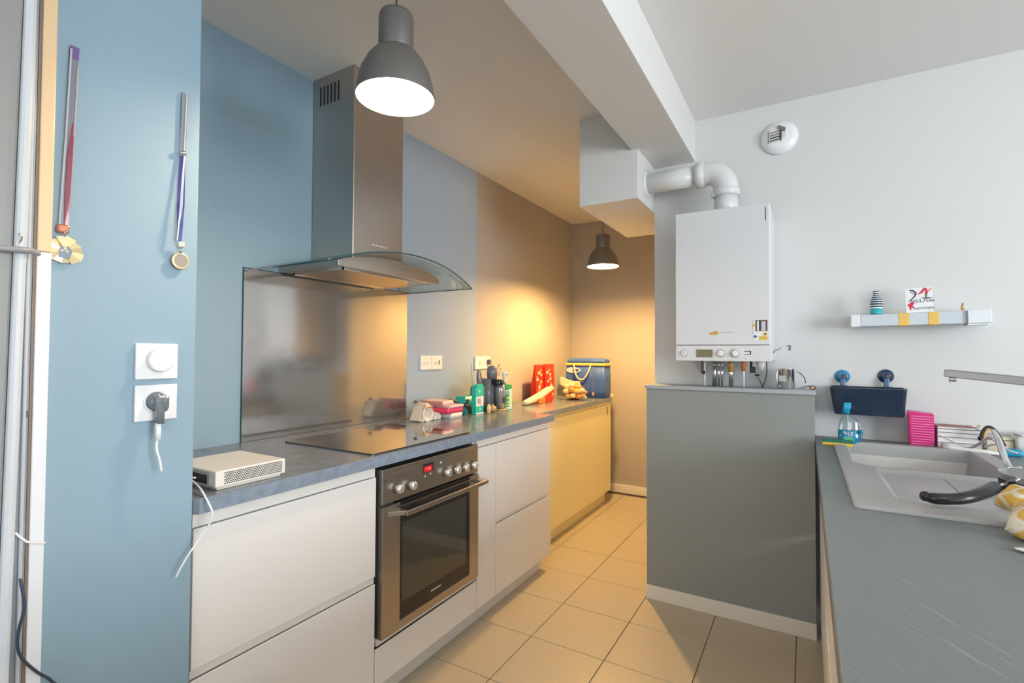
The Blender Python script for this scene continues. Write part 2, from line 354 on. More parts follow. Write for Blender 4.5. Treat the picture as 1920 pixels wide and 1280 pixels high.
# ---------------------------------------------------------------- left kitchen run
XC, XF = -1.303, -1.284
KB = XW+.002
t = thing('worktop', 'slate grey worktop along the left wall carrying the hob and the modem', 'worktop', (-1.6, 1.66, .862))
MB().prism([(KB, .6615), (XF-.012, .6615), (XF-.001, .672), (XF-.001, 2.670), (KB, 2.670)], .862, .900).build('top', wtop, t, .002)
for y0, y1 in ((.672, 1.2685), (1.270, 1.8285), (1.830, 2.6715)):
    bx('edge_strip', wedge, XF-.001, XF+.0008, y0, y1, .8625, .8995, t, .0004)
bx('edge_strip', wedge, -1.44, XF-.001, 2.670, 2.6715, .8625, .8995, t, .0004)

def front(name, y0, y1, z0, z1, t, mt=lacq, x=XC, grip=True):
    mb = MB()       # a slab front with a bevelled finger grip along its top edge
    if grip:
        prof = [(x-.019, z0), (x, z0), (x, z1), (x-.004, z1), (x-.019, z1-.018)]
    else: prof = [(x-.019, z0), (x, z0), (x, z1), (x-.019, z1)]
    mb.loft([[(a, y0, b) for a, b in prof], [(a, y1, b) for a, b in prof]], smooth=False)
    return mb.build(name, mt, t, .0012)
def rail(t, y0, y1, z0, z1, x=XC, mt=lacq2):
    bx('grip_rail', mt, x-.0205, x-.006, y0, y1, z0, z1, t, .0006)
def carcass(t, y0, y1, z0=.085, z1=.860, x1=XC-.021, x0=KB):
    MB().box(x0, x1, y0, y1, z0, z1).build('body', lacq2, t, .001)
cab = thing('drawer_cabinet', 'white handleless drawer cabinet under the modem, left of the oven', 'cabinet', (-1.6, .97, 0), 'white base cabinets of the left run')
carcass(cab, .664, 1.2765)
front('drawer', .670, 1.276, .478, .823, cab); front('drawer', .670, 1.276, .095, .452, cab)
rail(cab, .670, 1.276, .8255, .8600); rail(cab, .670, 1.276, .4550, .4770)
bx('filler_strip', lacq2, XC-.019, XC-.006, .6625, .668, .09, .83, cab, .0005)
bx('plinth', lacq2, XC-.08, XC-.05, .664, 1.285, 0, .084, cab, .001)
cab = thing('drawer_cabinet', 'white handleless cabinet with a tall filler and two drawers, right of the oven', 'cabinet', (-1.6, 2.28, 0), 'white base cabinets of the left run')
carcass(cab, 1.906, 2.667)
front('filler_panel', 1.905, 2.061, .090, .823, cab); front('drawer', 2.065, 2.668, .452, .823, cab); front('drawer', 2.065, 2.668, .090, .430, cab)
rail(cab, 1.905, 2.667, .8255, .8600); rail(cab, 2.065, 2.667, .4325, .4510)
bx('plinth', lacq2, XC-.08, XC-.05, 1.89, 2.640, 0, .084, cab, .001)
cab = thing('oven_housing', 'white cabinet housing with a shallow drawer under the oven', 'cabinet', (-1.6, 1.59, 0), 'white base cabinets of the left run')
bx('side_panel', lacq2, KB, XC-.021, 1.2785, 1.290, .085, .860, cab); bx('side_panel', lacq2, KB, XC-.021, 1.8925, 1.904, .085, .860, cab)
bx('shelf', lacq2, KB, XC-.006, 1.291, 1.892, .226, .248, cab); front('drawer', 1.2805, 1.901, .090, .223, cab)
bx('plinth', lacq2, XC-.08, XC-.05, 1.2865, 1.889, 0, .084, cab, .001)
# second worktop and cabinet beyond
t = thing('worktop', 'narrower far worktop under the navy cooler bag, slightly lower', 'worktop', (-1.7, 3.4, .85))
bx('top', wtop, KB, -1.440, 2.674, 4.134, .850, .886, t, .002)
bx('edge_strip', wedge, -1.440, -1.4385, 2.674, 4.134, .8505, .8855, t, .0004)
cab = thing('drawer_cabinet', 'long white handleless base cabinet tinted with the far pendant light', 'cabinet', (-1.7, 3.4, 0))
lacq_tint = mat('lamp_tinted_lacquer', (.80, .74, .46), .35)  # white lacquer with the warm pendant light put into its base colour
MB().box(KB, -1.470, 2.672, 4.128, .085, .848).build('body', lacq_tint, cab, .001)
for y0, y1 in ((2.672, 4.130),):
    mbf = MB(); prof = [(-1.469, .100), (-1.450, .100), (-1.450, .828), (-1.454, .828), (-1.469, .812)]
    mbf.loft([[(a, y0, b) for a, b in prof], [(a, y1, b) for a, b in prof]], smooth=False).build('door', lacq_tint, cab, .0012)
bx('grip_rail', lacq_tint, -1.4695, -1.456, 2.672, 4.130, .8305, .8490, cab, .0006)
bx('handle_slot', mat('slot_brown', (.18, .13, .08), .6), -1.4502, -1.4488, 4.035, 4.052, .745, .815, cab, 0)
bx('plinth', lacq_tint, -1.52, -1.495, 2.672, 4.11, 0, .084, cab, .001)

# ---------------------------------------------------------------- oven
ov = thing('oven', 'built-in brushed steel oven with a dark glass door and bar handle', 'oven', (-1.6, 1.59, .25))
YO, ZO = 1.294, .25
bx('body', mat('oven_body', (.06, .06, .06), .5), -1.86, XC-.004, YO+.004, YO+.591, ZO+.001, ZO+.594, ov, .001)
cp = bx('control_panel', steel2, XC-.003, XC+.012, YO, YO+.595, .722, .845, ov, .002)
mk = MB()
mk.box(XC+.012, XC+.0124, YO+.015, YO+.58, .8235, .8243)
for y in (1.362, 1.721, 1.782, 1.847): mk.box(XC+.012, XC+.0124, y-.0006, y+.0006, .782, .8235)
mk.build('engraved_line', mat('engraving', (.16, .14, .12), .5), cp)
knm = mat('knob_satin', (.74, .72, .69), .3, .75)
for y, z in ((1.366, .766), (1.437, .762), (1.651, .767), (1.716, .765), (1.778, .762), (1.842, .760)):
    k = MB().lathe([(.0185, 0), (.018, .004), (.0165, .006)], (XC+.012, y, z), axis=(1, 0, 0)).build('knob_collar', mat('knob_collar', (.10, .09, .08), .4, .4), cp)
    MB().lathe([(.0155, .0), (.0165, .012), (.0150, .019), (.010, .022)], (XC+.018, y, z), axis=(1, 0, 0)).build('knob', knm, cp)
bx('display', mat('display_black', (.02, .02, .03), .1), XC+.012, XC+.0128, 1.510, 1.575, .790, .825, cp, .0005)
MB().box(XC+.0128, XC+.0131, 1.514, 1.567, .792, .815).build('display_glow', mat('display_red', (.1, 0, 0), .4, emit=(.75, .008, .02), es=.7), cp)
text('display_digits', 'F 80', .017, mat('digit_red', (.3, .02, .02), .4, emit=(1, .16, .10), es=1.6), FX(XC+.0133, 1.541, .8035), cp)
bx('badge', mat('badge_grey', (.30, .29, .27), .3, .8), XC+.012, XC+.0124, 1.578, 1.640, .800, .828, cp, 0)
for iy, iz in ((1.523, .776), (1.556, .781)): MB().lathe([(.003, 0), (.003, .001)], (XC+.012, iy, iz), axis=(1, 0, 0), n=12).build('indicator', plast, cp)
MB().prism([(-.006, -.004), (.006, 0), (-.006, .004)], 0, .0005, FX(XC+.0124, 1.622, .813)).build('arrow_mark', plast, cp)
bx('maker_mark', blackm, XC+.012, XC+.0124, 1.303, 1.313, .8045, .807, cp, 0)
dr = MB()
dr.box(XC-.003, XC+.016, YO, YO+.088, .252, .712).box(XC-.003, XC+.016, YO+.528, YO+.595, .252, .712)
dr.box(XC-.003, XC+.016, YO+.088, YO+.528, .252, .283).box(XC-.003, XC+.010, YO+.088, YO+.528, .690, .712)
dr = dr.build('door', steel2, ov, .0012)
bx('window_frame', mat('oven_black', (.025, .02, .018), .12), XC+.000, XC+.0145, YO+.088, YO+.528, .283, .690, dr, 0)
bx('window_glass', ovenglass, XC+.0146, XC+.0152, YO+.100, YO+.500, .345, .635, dr, 0, label='greenish see-through oven window')
bx('maker_mark', plast, XC+.0153, XC+.0157, 1.560, 1.622, .316, .3195, dr, 0)
hb = MB(); hb.box(XC+.052, XC+.062, YO+.075, YO+.610, .672, .690)
hb.build('handle', steel2, ov, .003)
for y0, y1, yy in ((YO+.02, YO+.082, 0), (YO+.560, YO+.606, 1)):
    pr = [(XC+.012, y0 if not yy else y1-.03), (XC+.054, y0+.05 if not yy else y0), (XC+.054, y1+.002), (XC+.012, y1)]
    MB().prism(pr, .676, .692).build('handle_bracket', steel2, ov, .001)
bx('vent_slot', black, XC-.002, XC+.0125, YO+.07, YO+.555, .700, .716, ov, 0)

# ---------------------------------------------------------------- hob and splashback
t = tag(MB().prism(rrect(-1.800, -1.308, 1.262, 1.850, .006), .9003, .906).build('hob', hobm, None, .0015), 'black glass hob set in the worktop above the oven', 'hob')
t = thing('splashback', 'reflective grey glass splashback between the hob and hood', 'splashback', (XW, 1.64, .9))
bx('panel', splash, XW+.0005, XW+.0065, 1.169, 2.118, .901, 1.597, t, .0005)
mb = MB().box(XW+.0005, XW+.0075, 1.1665, 1.169, .901, 1.5995).box(XW+.0005, XW+.0075, 1.1665, 2.118, 1.597, 1.5995)
mb.build('edge', tealedge, t)

# ---------------------------------------------------------------- hood
hd = thing('cooker_hood', 'steel chimney cooker hood with a curved glass canopy', 'cooker hood', (-1.75, 1.64, 1.58))
chm = bx('chimney', steel, KB, -1.673, 1.486, 1.792, 1.66, ZC-.002, hd, .004, )
mb = MB()
for k in range(6):
    x = -1.895+k*.0235
    mb.box(x, x+.009, 1.4848, 1.4865, 2.375, 2.462)
mb.build('vent_slots', darkgap, chm)
mt_ = MB()
for k in range(9):
    y = 1.600+k*.0105; h = .007 if k == 0 else .0045
    mt_.box(-1.6729, -1.6724, y, y+(.006 if k % 3 else .004), 1.742, 1.742+h)
mt_.build('maker_mark', plast, chm)
yc, hw = 1.635, .452
def arch(y): return 1.585+.088*(1-((y-yc)/hw)**2)
def glass_layer(dz):
    rows = []
    for i in range(31):
        y = yc-hw+2*hw*i/30; k = (y-yc)/hw; xf = -1.470+.03*(1-k*k)
        rows.append([(XW+.002+(xf-XW-.002)*j/8, y, arch(y)+dz) for j in range(9)])
    return rows
A, B = glass_layer(0), glass_layer(.006)
mb = MB(); mb.loft(A, False, False, closed=False); mb.loft(B, False, False, closed=False)
rim = [a[-1] for a in A]; rimb = [a[-1] for a in B]; mb.loft([rim, rimb], False, False, closed=False)
mb.build('glass_canopy', glass, hd)
MB().tube([(p[0]+.0005, p[1], p[2]+.003) for p in [A[0][0]]+rim+[A[-1][0]]], .0028, n=6, straight=True).build('glass_edge', tealedge, hd)
# body under the glass, top follows the arch
bl = []
for x, in ((KB,), (-1.568,)):
    top = [(x, 1.324+(.617)*i/16) for i in range(17)]
    bl.append([(x, 1.324, 1.600), (x, 1.941, 1.600)]+[(x, y, arch(y)-.004 if 1.34 < y < 1.93 else arch(y)-.008) for _, y in top[::-1]])
MB().loft(bl, smooth=False).build('body', steel, hd, .0012)
bx('filter_panel', mat('filter_bronze', (.55, .42, .28), .25, .9), -1.90, -1.60, 1.375, 1.890, 1.5945, 1.6005, hd, .001)
mb = MB().box(-1.905, -1.595, 1.369, 1.375, 1.593, 1.600).box(-1.905, -1.895, 1.369, 1.895, 1.592, 1.600).box(-1.905, -1.595, 1.890, 1.895, 1.593, 1.600).box(-1.600, -1.595, 1.369, 1.895, 1.593, 1.600)
mb.build('filter_frame', chrome, hd)
bx('button_slot', chrome, -1.5685, -1.5672, 1.640, 1.725, 1.6325, 1.6345, hd, 0)

# ---------------------------------------------------------------- pendants
def pendant(x, y, zr, zt, r, label, power, warm, tilt=0):
    t = thing('pendant_lamp', label, 'lamp', (x, y, ZC), 'grey metal pendant lamps')
    h = zt-zr; s = h/.24; c = (x, y, zr)
    nr = r*.435
    prof = [(r, 0), (r*1.0, .006*s), (r*.97, .03*s), (r*.88, .07*s), (r*.72, .105*s), (r*.55, .128*s), (nr*1.0, .136*s)]
    inner = [(q-.002, z_-.002 if i else 0) for i, (q, z_) in enumerate(prof)]
    MB().lathe(prof, c, 48, False, False).build('shade', pend, t)
    MB().lathe(inner, c, 48, False, False).lathe([(r-.002, 0), (r, 0)], c, 48, False, False).build('shade_lining', pendin, t, label='white inside of the shade')
    MB().lathe([(nr, .136*s), (nr*1.02, .140*s), (nr*1.02, .228*s), (nr*.95, .238*s), (nr*.3, .241*s)], c, 40, False, True).build('neck', pend, t)
    MB().lathe([(nr*.9, .134*s), (nr*.3, .135*s)], c, 32, False, True).build('socket', pendin, t)
    bm_ = mat('bulb_%d' % int(power), (1, 1, 1), .5, emit=warm, es=power)
    MB().lathe([(.012*s, .118*s), (.020*s, .10*s), (.030*s, .075*s), (.034*s, .052*s), (.030*s, .030*s), (.016*s, .018*s), (.002, .0155*s)], c, 24).build('bulb', bm_, t)
    MB().tube([(x, y, zt), (x, y, ZC-.02)], .0025, n=8, straight=True).build('cable', blackm, t)
    MB().lathe([(.045, -.001), (.045, -.012), (.02, -.025)], (x, y, ZC), 24).build('ceiling_rose', pend, t)
    return t
pendant(-1.0, 1.037, 1.982, 2.224, .110, 'large near pendant lamp with a grey metal bell shade in front of the hood', PEND1, WARM1)
pendant(-1.303, 3.540, 1.909, 2.148, .1165, 'smaller-looking far pendant lamp hanging in the rear corner', PEND2, WARM2)

# ---------------------------------------------------------------- wall sockets above the worktop
def plate2(y0, y1, z0, z1, label, kind, n):
    t = thing(kind, label, 'socket' if kind != 'light_switch' else 'switch', (XW, (y0+y1)/2, z0), 'white wall plates above the worktop')
    bx('plate', plast2, XW+.0005, XW+.009, y0, y1, z0, z1, t, .0012)
    ym, zm = (y0+y1)/2, (z0+z1)/2
    if n == 0:
        MB().box(XW+.009, XW+.0095, ym-.022, ym-.018, zm-.012, zm+.006).box(XW+.009, XW+.0095, ym-.004, ym+.000, zm-.012, zm+.006).box(XW+.009, XW+.0095, ym+.018, ym+.022, zm-.012, zm+.006).build('pin_slots', mat('slot_grey', (.35, .33, .32), .5), t)
    if n == 1:
        MB().box(XW+.009, XW+.0105, ym-.024, ym-.004, zm-.014, zm+.004).build('port', mat('port_pale', (.6, .57, .55), .4), t, .0005)
        MB().box(XW+.009, XW+.0105, ym+.014, ym+.024, zm-.012, zm+.014).build('port', mat('slot_dark', (.12, .11, .11), .5), t, .0005)
    if n == 2: MB().box(XW+.009, XW+.012, ym+.004, ym+.026, zm-.016, zm+.016).build('rocker', mat('rocker_grey', (.62, .60, .58), .4), t, .001)
    if n == 3:
        MB().box(XW+.009, XW+.012, ym-.030, ym-.012, zm-.012, zm+.012).build('rocker', mat('rocker_grey', (.62, .60, .58), .4), t, .001)
        MB().box(XW+.009, XW+.024, ym+.004, ym+.036, zm-.016, zm+.020).build('plug', mat('plug_dark', (.08, .09, .12), .4), t, .002)
plate2(2.235, 2.332, 1.160, 1.242, 'white socket plate nearest the splashback', 'wall_socket', 0)
plate2(2.336, 2.434, 1.160, 1.242, 'white data plate with a small dark port, second from the splashback', 'wall_socket', 1)
plate2(2.790, 2.886, 1.150, 1.237, 'white switch plate third from the splashback, above the teal cartons', 'light_switch', 2)
plate2(2.888, 2.976, 1.152, 1.237, 'white plate with a dark plug, farthest of the four above the worktop', 'wall_socket', 3)

# ---------------------------------------------------------------- modem
t = thing('modem', 'cream flat internet box with a perforated side on the worktop', 'modem', (-1.43, .826, .9))
bx('foot', mat('modem_foot', (.70, .66, .60), .4), -1.530, -1.322, .735, .918, .9003, .910, t, .002)
bx('casing', mat('modem_cream', (.80, .76, .70), .3), -1.540, -1.313, .727, .927, .909, .951, t, .003)
mb = MB()
for r_ in range(7):
    for c_ in range(27):
        y = .751+c_*.0062+(.0031 if r_ % 2 else 0); z = .9165+r_*.0046
        mb.box(-1.3131, -1.3126, y-.0022, y+.0018, z-.0013, z+.0017)
mb.build('vent_holes', blackm, t, kind='stuff')
bx('port_panel', mat('modem_panel', (.52, .50, .46), .4), -1.52, -1.340, .7262, .7272, .914, .945, t, 0)
mb = MB()
for x in (-1.42, -1.395, -1.37): mb.box(x-.008, x+.008, .7257, .7263, .918, .934)
mb.box(-1.435, -1.352, .7259, .7262, .915, .938).build('port', blackm, t)
cb = [tuple(at(*p)) for p in ((357, 897, 'y', .715), (375, 915, 'x', -1.32), (392, 945, 'x', -1.262), (398, 962, 'x', -1.255), (391, 985, 'x', -1.26), (372, 1012, 'x', -1.265), (350, 1045, 'x', -1.262), (338, 1066, 'x', -1.262), (330, 1082, 'x', -1.265))]
cb = [(-1.40, .722, .926)]+cb
tag(MB().tube(cb, [.0026, .0026, .0026, .002, .002]).build('cable', plast), 'white cable from the modem looping over the worktop edge', 'cable')

# ---------------------------------------------------------------- boiler, flue, pipes
bo = thing('boiler', 'white wall-hung gas boiler above the grey half wall', 'boiler', (-.333, 2.605, 1.229))
bolm = mat('boiler_white', (.68, .68, .69), .35)
bx('body', bolm, -.531, -.131, 2.452, YR-.002, 1.232, 1.924, bo, .004)
bx('front_cover', bolm, -.533, -.134, 2.43, 2.451, 1.303, 1.925, bo, .003)
pn = bx('control_panel', bolm, -.533, -.129, 2.432, 2.451, 1.229, 1.3005, bo, .003)
bx('cover_slot', blackm, -.150, -.1475, 2.4288, 2.4302, 1.846, 1.905, bo, 0)
Yf = 2.432
def dial(x, z, r, name, cols):
    k = MB().lathe([(r, 0), (r*.98, .005), (r*.85, .007)], (x, Yf, z), axis=(0, -1, 0)).build(name, cols[0], pn)
    return k
bz = mat('dial_bezel', (.55, .50, .42), .35, .4)
dial(-.494, 1.264, .0145, 'gauge', (bz,)); MB().lathe([(.0115, 0), (.011, .002)], (-.494, Yf-.007, 1.264), axis=(0, -1, 0)).build('gauge_face', plast, pn)
MB().lathe([(.003, 0), (.002, .002)], (-.494, Yf-.009, 1.264), axis=(0, -1, 0), n=12).build('gauge_hub', mat('hub_red', (.25, .08, .05), .4), pn)
bx('display', mat('lcd_olive', (.20, .17, .09), .15), -.439, -.371, Yf-.001, Yf+.002, 1.2475, 1.2805, pn, 0)
bx('display_frame', mat('lcd_frame', (.36, .33, .30), .4), -.442, -.368, Yf-.0005, Yf+.002, 1.2450, 1.2830, pn, 0)
dial(-.333, 1.265, .0185, 'dial', (bz,)); MB().lathe([(.0125, 0), (.012, .010)], (-.333, Yf-.006, 1.265), axis=(0, -1, 0)).build('dial_knob', plast, pn)
MB().box(-.3350, -.331, Yf-.0185, Yf-.0155, 1.255, 1.275).build('dial_pointer', plast2, pn)
dial(-.275, 1.265, .0195, 'dial', (mat('dial_olive', (.50, .48, .38), .4),)); MB().lathe([(.0125, 0), (.012, .010)], (-.272, Yf-.006, 1.265), axis=(0, -1, 0)).build('dial_knob', plast, pn)
MB().box(-.237, -.211, Yf-.001, Yf, 1.2725, 1.2755).box(-.237, -.213, Yf-.001, Yf, 1.2590, 1.2605).box(-.214, -.2095, Yf-.001, Yf, 1.2590, 1.2755).build('switch_mark', blackm, pn)
MB().box(-.240, -.228, Yf-.001, Yf, 1.2400, 1.2415).build('switch_mark', mat('mark_red', (.4, .05, .05), .5), pn)
og = mat('logo_bronze', (.55, .30, .06), .3, .4)
MB().prism([(-.024, -.007), (-.020, .000), (-.008, .004), (.004, .009), (.014, .008), (.020, .001), (.016, -.006), (.004, -.008), (-.010, -.007)], 0, .002, FY(-.362, 2.43, 1.357)).build('logo', og, bo)
mb = MB()
for k in range(13): mb.box(-.336+k*.0044, -.3335+k*.0044, 2.4290, 2.43, 1.3585, 1.3612)
mb.build('maker_name', mat('mark_grey', (.30, .30, .32), .5), bo)
stk = thing('sticker', 'small square sticker with brown and yellow pictures low on the boiler front', 'sticker', (-.172, 2.4295, 1.32))
def sb(c, x0, x1, z0, z1, i=0): MB().box(x0, x1, 2.4285-.0002*i, 2.4297, z0, z1).build('print', c, stk)
sb(mat('st_white', (.8, .8, .78), .4), -.200, -.143, 1.321, 1.413)
sb(mat('st_brown', (.12, .07, .04), .4), -.192, -.144, 1.362, 1.411, 1)
sb(mat('st_white', (.8, .8, .78), .4), -.185, -.178, 1.364, 1.408, 2); sb(mat('st_lilac', (.55, .55, .65), .4), -.168, -.152, 1.364, 1.405, 2)
sb(mat('st_black', (.02, .02, .03), .4), -.176, -.171, 1.364, 1.408, 2)
sb(mat('st_yellow', (.70, .42, .06), .4), -.178, -.144, 1.324, 1.340, 1); sb(mat('st_yellow', (.70, .42, .06), .4), -.163, -.145, 1.343, 1.356, 1)
MB().lathe([(.006, 0), (.006, .001)], (-.192, 2.4288, 1.339), axis=(0, -1, 0), n=14).build('print', mat('st_navy', (.03, .06, .18), .4), stk)
MB().lathe([(.004, 0), (.004, .0014)], (-.153, 2.4288, 1.349), axis=(0, -1, 0), n=14).build('print', mat('st_brown', (.12, .07, .04), .4), stk)
MB().lathe([(.006, 0), (.006, .001)], (-.198, 2.4288, 1.388), axis=(0, -1, 0), n=14).build('print', mat('st_yellow', (.70, .42, .06), .4), stk)
# flue
fl_ = thing('flue_pipe', 'white plastic flue pipe elbowing from the boiler into the soffit', 'pipe', (-.331, 2.62, 1.925))
FYc, FZ, FR = 2.62, 2.158, .0515
MB().tube([(XR+.001, FYc, FZ), (-.452, FYc, FZ)], FR, n=32, straight=True).build('pipe', pvc, fl_)
MB().lathe([(.072, 0), (.072, .006), (.060, .010), (FR, .012)], (XR, FYc, FZ), axis=(1, 0, 0), n=40).build('wall_collar', pvc, fl_)
el = [(-.470+.0, FYc, FZ), (-.43, FYc, FZ)]
for k in range(1, 9):
    a = k/8*PI/2; el.append((-.418+.085*math.sin(a), FYc, FZ-.085*(1-math.cos(a))))
el.append((-.333, FYc, FZ-.11))
MB().tube(el, .0575, n=32, straight=True).build('elbow', pvc, fl_)
MB().lathe([(.0575, -.022), (.063, -.020), (.063, .018), (.0575, .020)], (-.450, FYc, FZ), axis=(1, 0, 0), n=40).build('elbow_socket', pvc, fl_)
MB().lathe([(.0575, -.020), (.063, -.018), (.063, .014), (.0575, .018)], (-.333, FYc, 2.050), n=40).build('elbow_socket', pvc, fl_)
MB().tube([(-.333, FYc, 2.04), (-.333, FYc, 1.9255)], .0545, n=32, straight=True).build('riser', pvc, fl_)
MB().box(-.3975, -.375, FYc-.045, FYc-.03, 2.026, 2.055).build('clip', mat('clip_grey', (.45, .45, .45), .4), fl_, .002)
# pipes below boiler
pg = 'pipes under the boiler'
def vp(x, r, mt, label, name='pipe', extra=None, y=2.69, z0=1.0993, z1=1.2315):
    t = thing(name, label, 'pipe', (x, y, z0), pg)
    MB().tube([(x, y, z0), (x, y, z1)], r, n=16, straight=True).build('tube', mt, t)
    MB().lathe([(r*1.5, 0), (r*1.5, .010), (r, .012)], (x, y, z1-.03), n=6).build('nut', mt, t)
    if extra: extra(t, x, y)
def e1(t, x, y): MB().box(x-.016, x-.004, y-.014, y-.004, 1.165, 1.231).build('valve', mat('valve_brown', (.14, .09, .06), .35, .5), t, .002); MB().box(x-.008, x+.006, y-.020, y-.012, 1.160, 1.176).build('lever', blackm, t, .002)
def e2(t, x, y): MB().lathe([(.013, 0), (.0135, .045), (.009, .05)], (x, y-.001, 1.172), n=16).build('collar', mat('ochre_sleeve', (.55, .28, .04), .35), t)
def e3(t, x, y): MB().lathe([(.0095, 0), (.010, .045), (.008, .05)], (x, y-.001, 1.178), n=16).build('collar', mat('orange_sleeve', (.75, .19, .03), .35), t)
vp(-.447, .0055, plast, 'thin white pipe at the left under the boiler', extra=e1)
vp(-.400, .010, alu, 'thick grey metal pipe second from left under the boiler')
vp(-.380, .0055, chrome, 'bright pipe of a close pair under the boiler, left one')
vp(-.364, .0045, chrome, 'bright pipe of a close pair under the boiler, right one')
vp(-.323, .0105, chrome, 'thick chrome pipe with an ochre sleeve under the boiler', extra=e2)
vp(-.266, .0055, plast, 'thin white pipe with an orange sleeve under the boiler', extra=e3)
t = thing('drain_valve', 'black drain valve hanging right of the pipes under the boiler', 'valve', (-.225, 2.69, 1.231), None)
MB().box(-.238, -.212, 2.68, 2.702, 1.170, 1.200).build('valve_body', blackm, t, .003)
MB().tube([(-.232, 2.69, 1.231), (-.232, 2.69, 1.199)], .006, n=12, straight=True).build('stem', blackm, t)
MB().ball((-.205, 2.685, 1.160), .009, 1.3, 1, .6).build('outlet', blackm, t)
MB().lathe([(.020, 0), (.013, -.045)], (-.192, 2.70, 1.231), n=20).build('funnel', plast, t)
tag(MB().tube([(-.203, 2.68, 1.150), (-.190, 2.68, 1.128), (-.182, 2.68, 1.100)], .002, n=6).build('cable', blackm), 'short black cable running down from the drain valve', 'cable')
tag(MB().tube([(-.163, 2.67, 1.2310), (-.163, 2.67, 1.18), (-.170, 2.67, 1.135), (-.184, 2.67, 1.101)], .0024, n=6).build('cable', blackm), 'longer black cable curving down from the boiler underside', 'cable')

# on the ledge
t = thing('metal_mug', 'shiny metal mug standing on the ledge right of the boiler', 'mug', (-.082, 2.70, 1.099))
MB().lathe([(.034, 0), (.0365, .004), (.0365, .092), (.0375, .094), (.0345, .094), (.0335, .006)], (-.082, 2.70, 1.0993), n=36, cap1=True).build('cup', mat('mug_metal', (.78, .77, .76), .13, 1), t)
MB().tube([(-.114, 2.683, 1.186), (-.120, 2.672, 1.180), (-.120, 2.672, 1.115), (-.113, 2.685, 1.108)], .003).build('handle', chrome, t)
MB().box(-.112, -.082, 2.6626, 2.6636, 1.135, 1.162).build('label_patch', mat('mug_patch', (.45, .46, .43), .4), t)
t = thing('scissors', 'small scissors with black and orange grips lying on the ledge end', 'scissors', (0, 2.68, 1.10))
MB().tube([(-.040, 2.68, 1.104), (-.010, 2.67, 1.120), (.006, 2.665, 1.124)], [.002, .004, .004], n=8).build('blade', plast, t)
MB().tube([(-.040, 2.69, 1.104), (-.006, 2.675, 1.112), (.004, 2.67, 1.122)], [.002, .003], n=8).build('blade', alu, t)
def loop(c, rx, rz, r, y=0, n=18): return [(c[0]+rx*math.cos(2*PI*i/n), c[1], c[2]+rz*math.sin(2*PI*i/n)) for i in range(n+1)]
MB().tube([(.000, 2.67, 1.125), (.010, 2.665, 1.117), (.016, 2.665, 1.112)]+loop((.024, 2.66, 1.110), .010, .0075, 0)[9:]+loop((.024, 2.66, 1.110), .010, .0075, 0)[1:10], .0022, n=6, res=2).build('grip', blackm, t)
MB().lathe([(.007, 0), (.007, .002)], (.024, 2.661, 1.110), axis=(0, -1, 0), n=16, sy=.8).build('grip_insert', mat('grip_orange', (.85, .38, .14), .5), t)
tag(MB().tube([(-.038, 2.70, 1.180), (-.022, 2.71, 1.170), (-.008, 2.71, 1.150), (-.004, 2.70, 1.128)], .002, n=6).build('strap', blackm), 'thin black strap arching between the metal mug and the scissors', 'strap')
t = thing('wire_hook', 'grey metal lever sticking out from the right side of the boiler', 'hook', (-.129, 2.60, 1.27))
MB().tube([tuple(at(1449, 662, 'y', 2.6)), tuple(at(1452, 657, 'y', 2.6)), tuple(at(1478, 648, 'y', 2.6))], .0035, n=8, straight=True).build('arm', alu, t)
MB().tube([tuple(at(1478, 648, 'y', 2.6)), tuple(at(1482, 649, 'y', 2.6)), tuple(at(1479, 655, 'y', 2.6)), tuple(at(1483, 655, 'y', 2.6))], .0025, n=8).build('tip', blackm, t)

# ---------------------------------------------------------------- vent on right wall
t = thing('air_vent', 'round white air vent high on the right wall', 'vent', (-.106, YR, 2.33))
MB().lathe([(.080, 0), (.082, .006), (.079, .012), (.062, .026), (.050, .031), (.020, .033)], (-.106, YR, 2.330), axis=(0, -1, 0), n=48).build('cover', plast, t)
Mv = FY(-.118, YR-.0335, 2.335)
MB().prism([(-.036, -.034), (.020, -.028), (.020, .034), (-.036, .026)], 0, .002, Mv).build('grille_frame', mat('vent_beige', (.62, .60, .57), .5), t)
for k, th in enumerate((.0025, .003, .005, .004)):
    z = .018-.013*k
    MB().prism([(-.030, z-th/2-.004), (.018, z-th/2+.002), (.018, z+th/2+.002), (-.030, z+th/2-.004)], .0021, .004, Mv).build('slat', blackm, t)
MB().prism([(.016, -.030), (.021, -.030), (.020, .034), (.015, .038)], .0021, .006, Mv).build('grille_post', blackm, t)
MB().prism([(-.037, -.034), (-.035, -.034), (-.035, .026), (-.037, .026)], .0021, .004, Mv).build('grille_post', blackm, t)
MB().prism([(.004, .037), (.010, .048), (.040, .028), (.036, .016), (.022, .018)], -.004, .008, Mv).build('deflector', mat('vent_dark_green', (.16, .17, .14), .5), t, label='dark folded flap of the vent')
MB().prism([(.022, -.020), (.036, -.010), (.038, .014), (.022, .016)], -.004, .003, Mv).build('flap', mat('vent_beige', (.62, .60, .57), .5), t)

